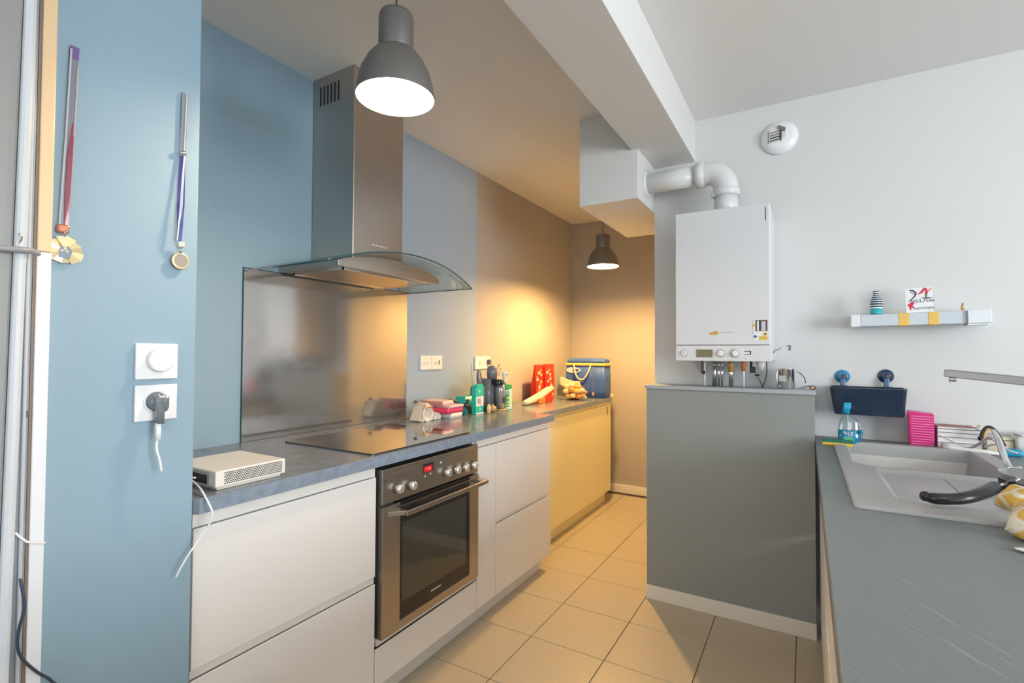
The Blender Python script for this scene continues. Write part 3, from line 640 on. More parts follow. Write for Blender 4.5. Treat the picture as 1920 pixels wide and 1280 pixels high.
# ---------------------------------------------------------------- shelf on right wall
sh = thing('wall_shelf', 'pale grey wall shelf with two yellow bands on the right wall', 'shelf', (.39, YR, 1.38))
SM = Matrix.Translation((.17, 0, 1.383)) @ Matrix.Rotation(-.012, 4, 'Y') @ Matrix.Translation((-.17, 0, -1.383))
shm = mat('shelf_grey_blue', (.56, .61, .66), .4); yel = mat('shelf_yellow', (.80, .50, .10), .45)
MB().box(.205, .556, 2.644, YR-.001, 1.384, 1.434, SM).build('board', shm, sh, .003)
MB().box(.171, .2045, 2.640, YR-.001, 1.383, 1.436, SM).build('end_cap', mat('cap_white', (.74, .76, .79), .4), sh, .002)
MB().box(.5565, .628, 2.632, YR-.001, 1.384, 1.437, SM).build('end_cap', mat('cap_white', (.74, .76, .79), .4), sh, .002)
for x0, x1 in ((.338, .373), (.436, .470)): MB().box(x0, x1, 2.6425, YR-.001, 1.3835, 1.4348, SM).build('band', yel, sh, .001)
MB().box(.556, .620, 2.640, 2.70, 1.376, 1.384, SM).build('clip', alu, sh, .001)
# items on it
def rings(t, prof, c, mats, cuts, n=28):
    def R(z):
        for (r0_, z0_), (r1_, z1_) in zip(prof, prof[1:]):
            if z0_ <= z <= z1_: return r0_+(r1_-r0_)*(z-z0_)/(z1_-z0_+1e-9)
        return prof[-1][0]
    for i, (a, b) in enumerate(zip(cuts, cuts[1:])):
        zs = [a]+[z for _, z in prof if a < z < b]+[b]
        MB().lathe([(R(z), z) for z in zs], c, n).build('band', mats[i % len(mats)], t)
t = thing('striped_bottle', 'little teal-based bottle with navy and white stripes on the shelf', 'bottle', (.263, 2.67, 1.437))
nvy = mat('navy_glaze', (.02, .05, .11), .25); wht = mat('white_glaze', (.8, .82, .84), .25); tea = mat('teal_glaze', (.02, .42, .47), .3)
prof = [(.0215, 0), (.0225, .004), (.0225, .045), (.020, .062), (.013, .078), (.010, .088), (.012, .094), (.011, .101)]
rings(t, prof, (.2635, 2.67, 1.4374), [tea], [0, .024])
cuts = [.024, .030, .036, .040, .047, .051, .057, .061, .067, .070, .076, .079, .084, .087, .092, .096, .101]
rings(t, prof, (.2635, 2.67, 1.4374), [wht, nvy], cuts)
t = thing('greeting_card', 'white card with black and red brush lettering leaning on the shelf', 'card', (.41, 2.68, 1.44))
CMx = faceM((.4115, 2.667, 1.4395), (1, 0, .03), (-.03, .10, 1))
MB().prism([(-.045, 0), (.045, 0), (.046, .106), (-.045, .104)], 0, .003, CMx).build('card', mat('card_white', (.80, .80, .83), .5), t)
ink = mat('ink_black', (.015, .015, .02), .5); red = mat('ink_red', (.62, .02, .05), .5)
def stroke(pts, wds, c, name='brush_stroke', k=0):
    L1, R1 = [], []
    for i, (x, y) in enumerate(pts):
        a = pts[max(i-1, 0)]; b = pts[min(i+1, len(pts)-1)]; dx, dy = b[0]-a[0], b[1]-a[1]; l = math.hypot(dx, dy) or 1
        w_ = wds[i]/2; L1.append((x-dy/l*w_, y+dx/l*w_)); R1.append((x+dy/l*w_, y-dx/l*w_))
    MB().prism(L1+R1[::-1], .0031, .0036+.0001*k, CMx).build(name, c, t)
stroke([(-.030, .097), (-.018, .094), (-.009, .083), (-.012, .072), (-.024, .058), (-.038, .046)], [.003, .006, .006, .005, .004, .001], ink)
stroke([(-.028, .098), (-.026, .088), (-.014, .078)], [.001, .002, .002], ink)
stroke([(-.004, .076), (.008, .084), (.022, .101)], [.002, .008, .010], red)
stroke([(.024, .102), (.026, .088), (.024, .068)], [.006, .008, .006], red, k=1)
stroke([(.022, .080), (.024, .070), (.023, .062)], [.005, .007, .005], mat('ink_olive', (.18, .14, .08), .5), k=2)
stroke([(.042, .100), (.032, .088), (.022, .076)], [.005, .005, .003], mat('ink_orange', (.75, .25, .15), .5), k=1)
stroke([(.000, .074), (.012, .078), (.018, .084)], [.001, .003, .002], wht, k=3)
text('lettering', '(n).L7Du', .022, ink, CMx @ Matrix.Translation((.010, .050, .0034)), t)
stroke([(.008, .062), (.028, .0605), (.045, .061)], [.003, .003, .002], ink)
stroke([(-.038, .030), (-.026, .036), (-.018, .045)], [.010, .014, .006], red)
stroke([(-.034, .024), (-.024, .026), (-.018, .022)], [.004, .008, .003], red, k=1)
stroke([(-.030, .022), (-.031, .012)], [.008, .004], red, k=1)
text('lettering', 'VUCTIVDESS', .0125, ink, CMx @ Matrix.Translation((.013, .0165, .0034)), t)
stroke([(.026, .005), (.044, .006)], [.0012, .0012], mat('ink_orange', (.75, .25, .15), .5), 'underline')
tag(MB().ball((.547, 2.67, 1.4555), .0085, .55, .6, 1.1, n=14).ball((.5485, 2.668, 1.4685), .0065, .7, .7, 1, n=12).ball((.549, 2.668, 1.4475), .008, .95, .8, .5, n=12).build('figurine', mat('carved_wood', (.60, .36, .12), .5, bump=.2)), 'tiny golden figurine at the right end of the shelf', 'figurine')

# ---------------------------------------------------------------- hanging bin
bn = thing('hanging_tub', 'navy blue plastic tub hung by two suction cups over the sink', 'tub', (.23, 2.71, .99))
nav = mat('navy_plastic', (.020, .035, .065), .22, coat=.3)
lp = [rrect(.108, .357, 2.672, 2.758, .018, .996), rrect(.106, .359, 2.670, 2.760, .018, 1.000), rrect(.091, .368, 2.655, 2.772, .020, 1.112), rrect(.089, .370, 2.653, 2.774, .020, 1.117),
      rrect(.093, .366, 2.657, 2.770, .018, 1.117), rrect(.110, .355, 2.674, 2.756, .016, 1.002)]
MB().loft(lp).build('tub', nav, bn)
bcy = mat('suction_blue', (.03, .22, .42), .15, coat=.5)
for x, z, m1 in ((.143, 1.160, bcy), (.306, 1.166, mat('suction_navy', (.02, .05, .12), .12, coat=.5))):
    MB().lathe([(.031, 0), (.029, .004), (.018, .010), (.010, .014)], (x, YR-.001, z), axis=(0, -1, 0), n=28).build('suction_cup', m1, bn)
    MB().lathe([(.010, 0), (.012, .008), (.008, .014)], (x+.006, YR-.014, z), axis=(0, -1, 0), n=20).build('suction_knob', black, bn)
    MB().box(x-.010, x+.010, 2.748, 2.762, 1.100, z-.008).build('hanger', mat('hanger_blue', (.04, .11, .20), .25), bn, .003)
    MB().box(x-.022, x+.022, 2.744, 2.766, 1.112, 1.120).build('hanger_foot', nav, bn, .002)

# ---------------------------------------------------------------- right worktop, cabinets
ZS = .878
XS = .033
t = thing('worktop', 'long matt grey worktop in the right foreground holding the sink', 'worktop', (.4, 1.1, .84))
hole = rrect(.125, .575, 1.56, 2.615, .02)[::-1]
MB().prism([(XS, -.55), (.72, -.55), (.72, YR-.001), (XS, YR-.001)], .840, ZS, holes=[hole]).build('top', rtop, t, .0015)
bx('edge_strip', mat('edge_brown_grey', (.16, .15, .145), .35), XS-.0012, XS, -.55, YR-.01, .8405, ZS-.0015, t, 0)
scr = MB()
def sc(p, q, w_=.0006, bend=.004, n=7):
    a, b = at(*p, 'z', ZS+.0001), at(*q, 'z', ZS+.0001); d = b-a; nn = Vector((-d.y, d.x, 0)).normalized()
    L1, R1 = [], []
    for i in range(n):
        k = i/(n-1); c_ = a+d*k+nn*bend*math.sin(k*PI); ww = w_*(.25+.75*math.sin(k*PI)); L1.append(c_+nn*ww/2); R1.append(c_-nn*ww/2)
    for i in range(n-1): scr.add([L1[i], R1[i], R1[i+1], L1[i+1]], [(0, 1, 2, 3)])
for p, q, w_ in (((1651, 1067), (1728, 1106), .0008), ((1735, 1088), (1822, 1114), .0006), ((1709, 1124), (1802, 1178), .0010), ((1802, 1178), (1900, 1235), .0007), ((1643, 1141), (1770, 1205), .0006),
                 ((1752, 1190), (1848, 1252), .0010), ((1780, 1212), (1898, 1277), .0010), ((1700, 1110), (1768, 1116), .0003), ((1825, 1175), (1872, 1196), .0006), ((1880, 1190), (1915, 1205), .0006),
                 ((1656, 1119), (1700, 1143), .0005), ((1680, 1139), (1726, 1166), .0005), ((1650, 1150), (1800, 1240), .0003), ((1830, 1195), (1919, 1245), .0005), ((1840, 1160), (1918, 1190), .0003),
                 ((1715, 1205), (1850, 1279), .0004), ((1580, 1245), (1620, 1279), .0003), ((1665, 1238), (1700, 1268), .0003), ((1890, 1180), (1919, 1192), .0004), ((1860, 1225), (1915, 1262), .0005)):
    sc(p, q, w_*.8)
o = scr.build('scratches', mat('scratch_white', (.50, .52, .53), .5), t, kind='stuff')
cabs = [(2.02, 2.60), (1.41, 2.01), (.80, 1.40), (.19, .79), (-.45, .18)]
nms = ['white drawer cabinet below the sink, nearest the half wall', 'white drawer cabinet in the middle of the right run', 'white drawer cabinet of the right run, third from the half wall', 'white drawer cabinet of the right run beside the camera', 'white drawer cabinet at the near end of the right run']
for (y0, y1), lb in zip(cabs, nms):
    c_ = thing('drawer_cabinet', lb, 'cabinet', (.35, (y0+y1)/2, 0), 'white base cabinets of the right run')
    bx('side_panel', lacq2, .066, .62, y0, y0+.016, .09, .838, c_, .0005); bx('side_panel', lacq2, .066, .62, y1-.016, y1, .09, .838, c_, .0005)
    bx('bottom_panel', lacq2, .066, .62, y0+.017, y1-.017, .09, .106, c_, .0005)
    bx('back_panel', lacq2, .610, .62, y0+.017, y1-.017, .107, .62, c_, .0005)
    for z0, z1 in ((.478, .812), (.095, .452)):
        pr = [(.064, z0), (.046, z0), (.046, z1), (.050, z1), (.064, z1-.018)]
        MB().loft([[(a, y0+.001, b) for a, b in pr], [(a, y1-.001, b) for a, b in pr]], smooth=False).build('drawer', lacq, c_, .001)
    bx('rail', mat('rail_beige', (.62, .52, .40), .5), .064, .0655, y0+.001, y1-.001, .812, .838, c_, 0)
    bx('plinth', lacq2, .11, .125, y0, y1, 0, .085, c_, .0005)
bx_f = bx('filler_panel', lacq2, .046, .064, 2.602, YR-.002, .09, .838); tag(bx_f, 'narrow white filler panel between the sink cabinet and the right wall', 'panel')
bx_f['label'] = 'narrow white filler panel where the right run meets the wall'

# ---------------------------------------------------------------- sink
sk = thing('sink', 'grey composite sink with a deep bowl and drainer set in the right worktop', 'sink', (.35, 2.07, ZS))
zt = ZS+.009
bowl = [(.142, 2.600), (.136, 2.120), (.150, 2.095), (.190, 2.072), (.53, 2.072), (.545, 2.085), (.548, 2.590), (.538, 2.602)]
def rnd(poly, r, n=4):
    out = []
    for i, p in enumerate(poly):
        p = Vector(p); a = (Vector(poly[i-1])-p); b = (Vector(poly[(i+1) % len(poly)])-p)
        rr = min(r, a.length*.45, b.length*.45); A_, B_ = p+a.normalized()*rr, p+b.normalized()*rr
        for k in range(n+1):
            q = k/n; out.append(tuple(A_*(1-q)**2+p*2*q*(1-q)+B_*q*q))
    return out
bowl = rnd([(.141, 2.602), (.136, 2.115), (.190, 2.066), (.548, 2.066), (.548, 2.602)], .022)
drn = rnd([(.192, 2.052), (.197, 1.632), (.548, 1.632), (.548, 2.052)], .02)
outer = rnd([(.100, 1.522), (.602, 1.522), (.602, 2.648), (.096, 2.648)], .012)
def inset(poly, d):
    c_ = Vector((sum(p[0] for p in poly)/len(poly), sum(p[1] for p in poly)/len(poly))); o_ = []
    ex = max(abs(p[0]-c_.x) for p in poly); ey = max(abs(p[1]-c_.y) for p in poly)
    return [(c_.x+(p[0]-c_.x)*(1-d/ex), c_.y+(p[1]-c_.y)*(1-d/ey)) for p in poly]
Z3 = lambda poly, z: [(p[0], p[1], z) for p in poly]
mb = MB()
polys = [[Vector((*p, 0)) for p in q] for q in (inset(outer, .004), bowl, drn)]
tris = geometry.tessellate_polygon(polys); flat = [(p.x, p.y, zt) for q in polys for p in q]
mb.add(flat, [tuple(i) for i in tris])
mb.loft([Z3(outer, ZS+.0003), Z3(outer, zt-.003), Z3(inset(outer, .004), zt)], False, False)
mb.build('rim', sinkm, sk)
mb = MB().loft([Z3(bowl, zt), Z3(inset(bowl, .004), zt-.004), Z3(inset(bowl, .018), zt-.165), Z3(inset(bowl, .045), zt-.185)], False, True)
mb.build('bowl', sinkm, sk)
MB().lathe([(.045, 0), (.042, .003), (.030, .002)], (.34, 2.33, zt-.185), n=28).build('drain', chrome, sk)
mb = MB().loft([Z3(drn, zt), Z3(inset(drn, .005), zt-.007), Z3(inset(drn, .016), zt-.013)], False, True)
mb.build('drainer', sinkm, sk)
MB().box(.3675, .3695, 1.80, 2.046, zt-.0135, zt-.0125).build('groove', mat('groove_dark', (.10, .10, .10), .6), sk)
# tap
tp = thing('kitchen_tap', 'flat satin steel tap spout reaching over the sink from the right', 'tap', (.64, 1.92, ZS))
A_, B_ = at(1775, 699, 'y', 2.12), at(1920, 714, 'y', 1.98)
Bx_ = A_+(B_-A_)*1.9
dxy = (Bx_-A_).normalized(); side = Vector((-dxy.y, dxy.x, 0)).normalized(); upn = dxy.cross(side)*(1 if dxy.cross(side).z > 0 else -1)
sq = lambda c_, w_, h_: [tuple(c_+side*a+upn*b) for a, b in ((-w_, -h_), (w_, -h_), (w_, h_), (-w_, h_))]
MB().loft([sq(A_, .014, .0115), sq(Bx_, .014, .0125)], smooth=False).build('spout', mat('tap_steel', (.34, .345, .35), .42, .8), tp, .002)
MB().tube([tuple(A_+dxy*.018+Vector((0, 0, -.008))), tuple(A_+dxy*.018+Vector((0, 0, -.026)))], .010, n=16, straight=True).build('aerator', chrome, tp)
MB().tube([(Bx_.x, Bx_.y, ZS+.0005), (Bx_.x, Bx_.y, Bx_.z+.01)], .022, n=24, straight=True).build('column', alu, tp)
MB().lathe([(.028, .0005), (.028, .008), (.022, .012)], (Bx_.x, Bx_.y, ZS), n=24).build('base', alu, tp)

# ---------------------------------------------------------------- things around the sink
t = thing('sponge', 'yellow sponge with green scourer at the corner of the sink', 'sponge', (.112, 2.56, ZS))
MB().box(.064, .172, 2.600, 2.668, ZS+.0005, ZS+.014, None).build('foam', mat('sponge_yellow', (.80, .52, .08), .8, bump=.5, scale=200), t, .003)
MB().box(.064, .172, 2.600, 2.668, ZS+.0142, ZS+.020, None).build('scourer', mat('scour_green', (.03, .20, .12), .9, bump=.5, scale=300), t, .001)
for c_ in t.children: c_.data.transform(Matrix.Translation((.112, 2.560, 0)) @ Matrix.Rotation(-.06, 4, 'Z') @ Matrix.Translation((-.118, -2.660, 0)))
t = thing('soap_dispenser', 'clear spray bottle of blue dish soap behind the sponge', 'bottle', (.158, 2.618, ZS))
cx, cy = .158, 2.618
def ring_el(z, rx, ry, ox=0): return [(cx+ox+rx*math.cos(2*PI*i/24), cy+ry*math.sin(2*PI*i/24), z) for i in range(24)]
MB().loft([ring_el(ZS+.001, .040, .022), ring_el(ZS+.004, .042, .024), ring_el(ZS+.055, .042, .024), ring_el(ZS+.057, .038, .022)]).build('liquid', mat('soap_blue', (.01, .22, .40), .15, coat=.6), t)
MB().loft([ring_el(ZS+.0575, .0415, .0235), ring_el(ZS+.090, .038, .022, .002), ring_el(ZS+.108, .028, .018, -.002), ring_el(ZS+.118, .013, .012, -.008), ring_el(ZS+.130, .012, .012, -.008)], False).build('bottle_body', bottleg, t)
MB().loft([ring_el(ZS+.129, .014, .013, -.010), ring_el(ZS+.145, .013, .012, -.010)]+[rrect(cx-.022, cx+.006, cy-.013, cy+.012, .004, ZS+.147, 5), rrect(cx-.018, cx+.008, cy-.012, cy+.012, .004, ZS+.175, 5)]).build('nozzle', mat('nozzle_blue', (.02, .36, .62), .25), t)
MB().tube([(cx+.028, cy-.015, ZS+.095), (cx+.040, cy-.012, ZS+.075), (cx+.045, cy-.012, ZS+.040), (cx+.042, cy-.012, ZS+.012)], .004, n=8).build('grip', bottleg, t)
MB().ball((cx+.042, cy-.02, ZS+.055), .008).build('trigger', mat('trigger_teal', (.01, .28, .38), .2), t)
MB().tube([(cx-.006, cy, ZS+.12), (cx-.002, cy, ZS+.058)], .002, n=6, straight=True).build('dip_tube', plast, t)
text('lettering', 'H:E', .022, wht, FY(cx-.002, cy-.0255, ZS+.043), t); 
bx('lettering_stripe', mat('label_mint', (.25, .75, .60), .4), cx-.022, cx+.014, cy-.0262, cy-.0255, ZS+.027, ZS+.029, t, 0)
text('lettering', 'EXK5', .013, mat('label_lime', (.35, .80, .35), .4), FY(cx-.002, cy-.0260, ZS+.019), t)
MB().box(cx-.024, cx+.018, cy-.0257, cy-.0250, ZS+.009, ZS+.027).build('label_patch', mat('label_green', (.02, .34, .22), .4), t)
# pink box
pk = mat('pink_plastic', (.70, .01, .20), .3); pkl = mat('pink_light', (.85, .35, .60), .4)
t = thing('pink_crate', 'magenta ribbed plastic box beside the stack of booklets', 'box', (.415, 2.70, ZS))
RZ = Matrix.Translation((.415, 2.695, 0)) @ Matrix.Rotation(-.10, 4, 'Z')
MB().loft([[tuple(RZ @ Vector((x, y, ZS+.0005))) for x, y in ((-.040, -.035), (.040, -.035), (.040, .045), (-.040, .045))], [tuple(RZ @ Vector((x, y, ZS+.142+(.004 if x < 0 else -.004)))) for x, y in ((-.044, -.035), (.040, -.035), (.040, .045), (-.044, .045))]], smooth=False).build('box', pk, t, .002)
for k in range(12):
    z = ZS+.012+k*.0104
    MB().box(-.034, .037, -.0375, -.0352, z, z+.0022, RZ).build('rib', pkl, t)
for z in (.098, .110): MB().lathe([(.0035, 0), (.003, .001)], RZ @ Vector((-.0425, 0, ZS+z+.008)), axis=(-1, 0, 0), n=12).build('dot', plast2, t)
# booklets
for k, (x1, dz, cc) in enumerate(((.605, .026, 0), (.604, .022, 1), (.604, .018, 0), (.602, .014, 1), (.585, .009, 0))):
    z = ZS+.0008+(0, .0265, .049, .0675, .082)[k]
    o = thing('booklet', ['white paperback at the bottom of the stack by the magenta box', 'second white booklet from the bottom of the stack', 'middle white booklet of the stack of five', 'second white booklet from the top of the stack', 'thin white booklet with a dark red edge on top of the stack'][k], 'booklet', (.53, 2.72, z), 'booklets stacked behind the sink')
    bx('pages', mat('paper', (.78, .76, .74), .7), .465, x1-.003, 2.675, 2.760, z+.001, z+dz-.0018, o, 0)
    MB().box(.463, x1, 2.672, 2.762, z+dz-.0016, z+dz-.0004).build('cover', mat('cover_dark', (.10, .10, .12), .4) if k != 4 else mat('cover_red', (.28, .06, .05), .4), o)
    MB().box(.463, x1, 2.672, 2.762, z, z+.0009).build('cover', wht, o)
tag(MB().tube([(.585, 2.69, ZS+.0945), (.597, 2.685, ZS+.0955), (.599, 2.685, ZS+.102), (.590, 2.69, ZS+.102)], .0022, n=6).build('clip', gold), 'small brass clip on the top booklet', 'clip')
# white bag
t = tag(MB().loft([[(.470+.16*k, 2.635-.035*k+.030*math.cos(a)*(1-.3*k), ZS+.0015+.013*(1-.5*k)+.013*(1-.5*k)*math.sin(a)) for a in [2*PI*i/14 for i in range(14)]] for k in (0, .15, .4, .7, 1)]).build('napkin', mat('napkin_white', (.74, .73, .72), .7, bump=.3)), 'rolled white napkin lying in front of the booklets', 'napkin')
# chrome utensil
V = lambda px, py, y: tuple(at(px, py, 'y', y))
t = thing('chrome_tongs', 'bent chrome tongs crossing the far rim of the sink', 'tongs', (.60, 2.50, ZS))
MB().tube([V(1760, 815, 2.60), V(1795, 832, 2.56), V(1822, 838, 2.53), V(1842, 828, 2.50), V(1856, 820, 2.46), V(1872, 831, 2.42), V(1885, 850, 2.38)], [.002, .003, .006, .007, .007, .006, .005], n=10, sx=.8).build('arm', chrome, t)
MB().tube([V(1862, 806, 2.36), V(1872, 824, 2.32), V(1880, 848, 2.27), V(1888, 868, 2.22), V(1898, 878, 2.20), V(1915, 876, 2.20)], [.006, .009, .010, .009, .007, .006], n=12, sx=.7).build('arm', chrome, t)
MB().tube([V(1845, 838, 2.5), V(1868, 833, 2.48), V(1893, 845, 2.46), V(1908, 850, 2.46)], .0035, n=8).build('rod', chrome, t)
t = thing('peeler', 'curved black grip with an orange lining behind the tongs', 'utensil', (.60, 2.62, ZS))
MB().tube([V(1839, 822, 2.62), V(1841, 812, 2.62), V(1849, 801, 2.62), V(1860, 802, 2.62), V(1872, 815, 2.62), V(1884, 836, 2.62)], .0055, n=10).build('grip', blackm, t)
MB().tube([V(1845, 826, 2.617), V(1847, 812, 2.617), V(1854, 805, 2.617), V(1862, 808, 2.617), V(1869, 820, 2.617)], .0035, n=8).build('lining', mat('lining_orange', (.80, .42, .10), .4), t)
MB().ball(V(1839, 822, 2.62), .010).build('end_knob', blackm, t)
t = thing('carton', 'small beige carton behind the tongs with a dark line on top', 'box', (.655, 2.73, ZS))
bx('box', mat('carton_beige', (.72, .62, .46), .6), .622, .700, 2.70, 2.755, ZS+.0005, ZS+.058, t, .001)
bx('lid_line', mat('dark_line', (.12, .09, .07), .5), .6215, .7005, 2.6995, 2.7555, ZS+.045, ZS+.0485, t, 0)
tag(MB().loft([rrect(.640, .700, 2.60, 2.64, .012, ZS+.0005), rrect(.636, .704, 2.596, 2.644, .014, ZS+.012), rrect(.640, .700, 2.60, 2.64, .012, ZS+.026)]).build('sponge', mat('sponge_blue', (.02, .30, .50), .4)), 'small bright blue sponge behind the tongs at the right edge', 'sponge')
t = thing('white_jar', 'white square jar at the right edge behind the sink', 'jar', (.74, 2.70, ZS))
MB().loft([rrect(.682, .760, 2.66, 2.735, .010, z) for z in (ZS+.0275, ZS+.094)]).build('jar', mat('jar_white', (.62, .62, .60), .3), t)
MB().loft([rrect(.692, .764, 2.662, 2.733, .010, z) for z in (ZS+.0945, ZS+.104)]).build('lid', mat('jar_white', (.62, .62, .60), .3), t)
t.children[0].data.transform(Matrix.Translation((.02, .02, -.027))); t.children[1].data.transform(Matrix.Translation((.02, .02, -.027)))
# saucepan with long black handle
pn_ = thing('saucepan', 'steel saucepan with a long curved black handle on the drainer', 'pan', (.60, 1.86, zt))
pc = Vector((.538, 1.86, zt-.0125))
MB().lathe([(.080, 0), (.084, .004), (.086, .066), (.088, .070), (.084, .070), (.082, .006)], pc, n=40).build('pot', mat('pan_steel', (.42, .42, .43), .2, 1), pn_)
MB().lathe([(.0865, .010), (.0868, .050)], pc, n=40, cap0=False, cap1=False).build('pot_band', blackm, pn_)
hz_ = [at(px, py, 'z', zh) for px, py, zh in ((1735, 930, .912), (1752, 934, .910), (1785, 935, .910), (1815, 932, .914), (1842, 924, .920), (1864, 914, .926))]
MB().tube([tuple(p) for p in hz_], [.010, .0145, .0145, .015, .0155, .0160], n=16, sx=.95).ball(tuple(hz_[-1]), .0158, n=16).ball(tuple(hz_[0]), .0125, n=14).build('handle', mat('black_handle', (.012, .012, .013), .28), pn_)
MB().tube([tuple(hz_[-1]), tuple((hz_[-1]+pc+Vector((-.07, -.04, .05)))/2), tuple(pc+Vector((-.078, -.028, .045)))], .006, n=10).build('handle_bracket', chrome, pn_)
# yellow pouch
pm = bpy.data.materials.new('pouch_cloth'); pm.use_nodes = True; nt = pm.node_tree; b = nt.nodes['Principled BSDF']; b.inputs['Roughness'].default_value = .75
tc = nt.nodes.new('ShaderNodeTexCoord'); v = nt.nodes.new('ShaderNodeTexVoronoi'); v.feature = 'DISTANCE_TO_EDGE'; v.inputs['Scale'].default_value = 26
cr = nt.nodes.new('ShaderNodeValToRGB'); cr.color_ramp.elements[0].position = .04; cr.color_ramp.elements[0].color = (.72, .66, .55, 1)
cr.color_ramp.elements[1].position = .12; cr.color_ramp.elements[1].color = (.66, .40, .07, 1); e_ = cr.color_ramp.elements.new(.5); e_.color = (.75, .50, .14, 1)
nt.links.new(tc.outputs['Object'], v.inputs['Vector']); nt.links.new(v.outputs['Distance'], cr.inputs[0]); nt.links.new(cr.outputs[0], b.inputs['Base Color'])
t = thing('cloth_pouch', 'yellow pouch with a white net pattern at the right edge of the worktop', 'pouch', (.46, 1.46, ZS))
def pillow(c_, ax, ay, hz, rz, ry, wob=.05, nx=22):
    vs, fs = [], []
    for s_ in (1, -1):
        for i in range(nx+1):
            for j in range(nx+1):
                u_, v_ = -1+2*i/nx, -1+2*j/nx; h = ((1-u_**4)*(1-v_**4))**.5 if abs(u_) < 1 and abs(v_) < 1 else 0
                pin = 1-.08*(1-abs(u_))*abs(v_)
                vs.append((u_*ax*(1-.07*(1-v_*v_))*1.0, v_*ay*(1-.07*(1-u_*u_)), s_*hz*h*(1+wob*math.sin(9*u_+4*v_))))
    n1 = (nx+1)**2
    for s_ in (0, 1):
        for i in range(nx):
            for j in range(nx):
                a = s_*n1+i*(nx+1)+j; fs.append((a, a+1, a+nx+2, a+nx+1))
    M = Matrix.Translation(c_) @ Matrix.Rotation(rz, 4, 'Z') @ Matrix.Rotation(ry, 4, 'Y')
    return MB().add(vs, fs, True, M)
pillow((.462, 1.452, ZS+.051), .100, .066, .040, -.30, -.28).build('pouch', pm, t)
pillow((.405, 1.545, ZS+.062), .034, .030, .022, .5, -.7).build('pouch_top', pm, t, label='gathered top of the pouch')
tag(MB().lathe([(.002, 0), (.012, .001), (.017, .004), (.018, .006), (.015, .004), (.002, .002)], (.372, 1.352, ZS+.0005), n=20, sx=1.4, sy=.7).build('spoon', mat('spoon_white', (.62, .63, .64), .3)), 'small pale spoon bowl peeking under the yellow pouch', 'spoon')

# ---------------------------------------------------------------- things on left worktop
Z9 = .9004
# cream toaster-like bag
t = thing('bread_basket', 'cream cloth basket with a round ring beside the hob corner', 'basket', (-1.80, 2.05, .9))
crc = mat('cream_cloth', (.70, .62, .50), .75, bump=.3, scale=80); ivory = mat('ivory', (.78, .74, .68), .5)
M0 = FX(-1.800, 2.005, Z9)
MB().prism([(-.020, .002), (.000, .040), (.018, .075), (.032, .094), (.060, .094), (.080, .078), (.110, .045), (.165, .028), (.170, .002)], 0, .075, M0).build('basket', crc, t, .012, 4)
MB().box(0, 0.006, 0, .012, .004, .0965, Matrix.Translation((-1.724, 1.990, Z9)) @ Matrix.Rotation(-.35, 4, 'X')).build('stay', mat('stay_tan', (.55, .38, .20), .5), t, .002)
MB().tube([tuple(M0 @ Vector((.040+.036*math.cos(a), .036+.034*math.sin(a), .080))) for a in [2*PI*i/20 for i in range(21)]], .006, n=8, res=1).build('ring', ivory, t)
MB().tube([tuple(M0 @ Vector((.045+.038*math.cos(a), .040+.034*math.sin(a), .087))) for a in [.2+PI*.7*i/10 for i in range(11)]], .003, n=6, res=1).build('ring_edge', mat('rust_orange', (.65, .22, .04), .5), t)
for y in (.000, .035, .070, .105, .138): MB().box(y-.014, y+.014, .000, .020, .075, .081, M0).build('rim_segment', ivory, t, .003)
MB().ball(tuple(M0 @ Vector((.004, .102, .03))), .010, 1.4, .8, .8).build('toggle', mat('toggle_grey', (.15, .14, .13), .4), t)
# pink boxes
def tilted(x0, x1, y0, y1, z0, z1): return (x0, x1, y0, y1, z0, z1)
t = thing('lunch_box', 'white bottom container of the pink stack by the cream basket', 'box', (-1.72, 2.23, .9), 'containers in the pink stack')
MB().loft([rrect(-1.775, -1.672, 2.185, 2.290, .008, z) for z in (Z9, Z9+.028)]).build('tub', ivory, t)
t = thing('lunch_box', 'hot pink middle container of the stack by the cream basket', 'box', (-1.72, 2.22, .93), 'containers in the pink stack')
MB().loft([rrect(-1.780, -1.672, 2.155, 2.290, .010, Z9+.0285), rrect(-1.785, -1.668, 2.145, 2.297, .010, Z9+.058)]).build('tub', mat('hot_pink', (.78, .05, .16), .35), t)
MB().loft([rrect(-1.787, -1.666, 2.165, 2.299, .010, z) for z in (Z9+.0583, Z9+.072)]).build('lid', mat('pale_pink', (.78, .45, .48), .4), t)
t = thing('tissue_pack', 'pale pink packet lying on top of the pink stack', 'packet', (-1.75, 2.20, .97))
MB().loft([rrect(-1.86, -1.70, 2.150, 2.255, .008, Z9+.0725), rrect(-1.855, -1.705, 2.155, 2.250, .012, Z9+.096)]).build('packet', mat('blush', (.78, .52, .48), .5), t)
MB().box(-1.858, -1.702, 2.143, 2.150, Z9+.073, Z9+.094).build('flap', mat('blush_dark', (.50, .22, .20), .5), t, .002)
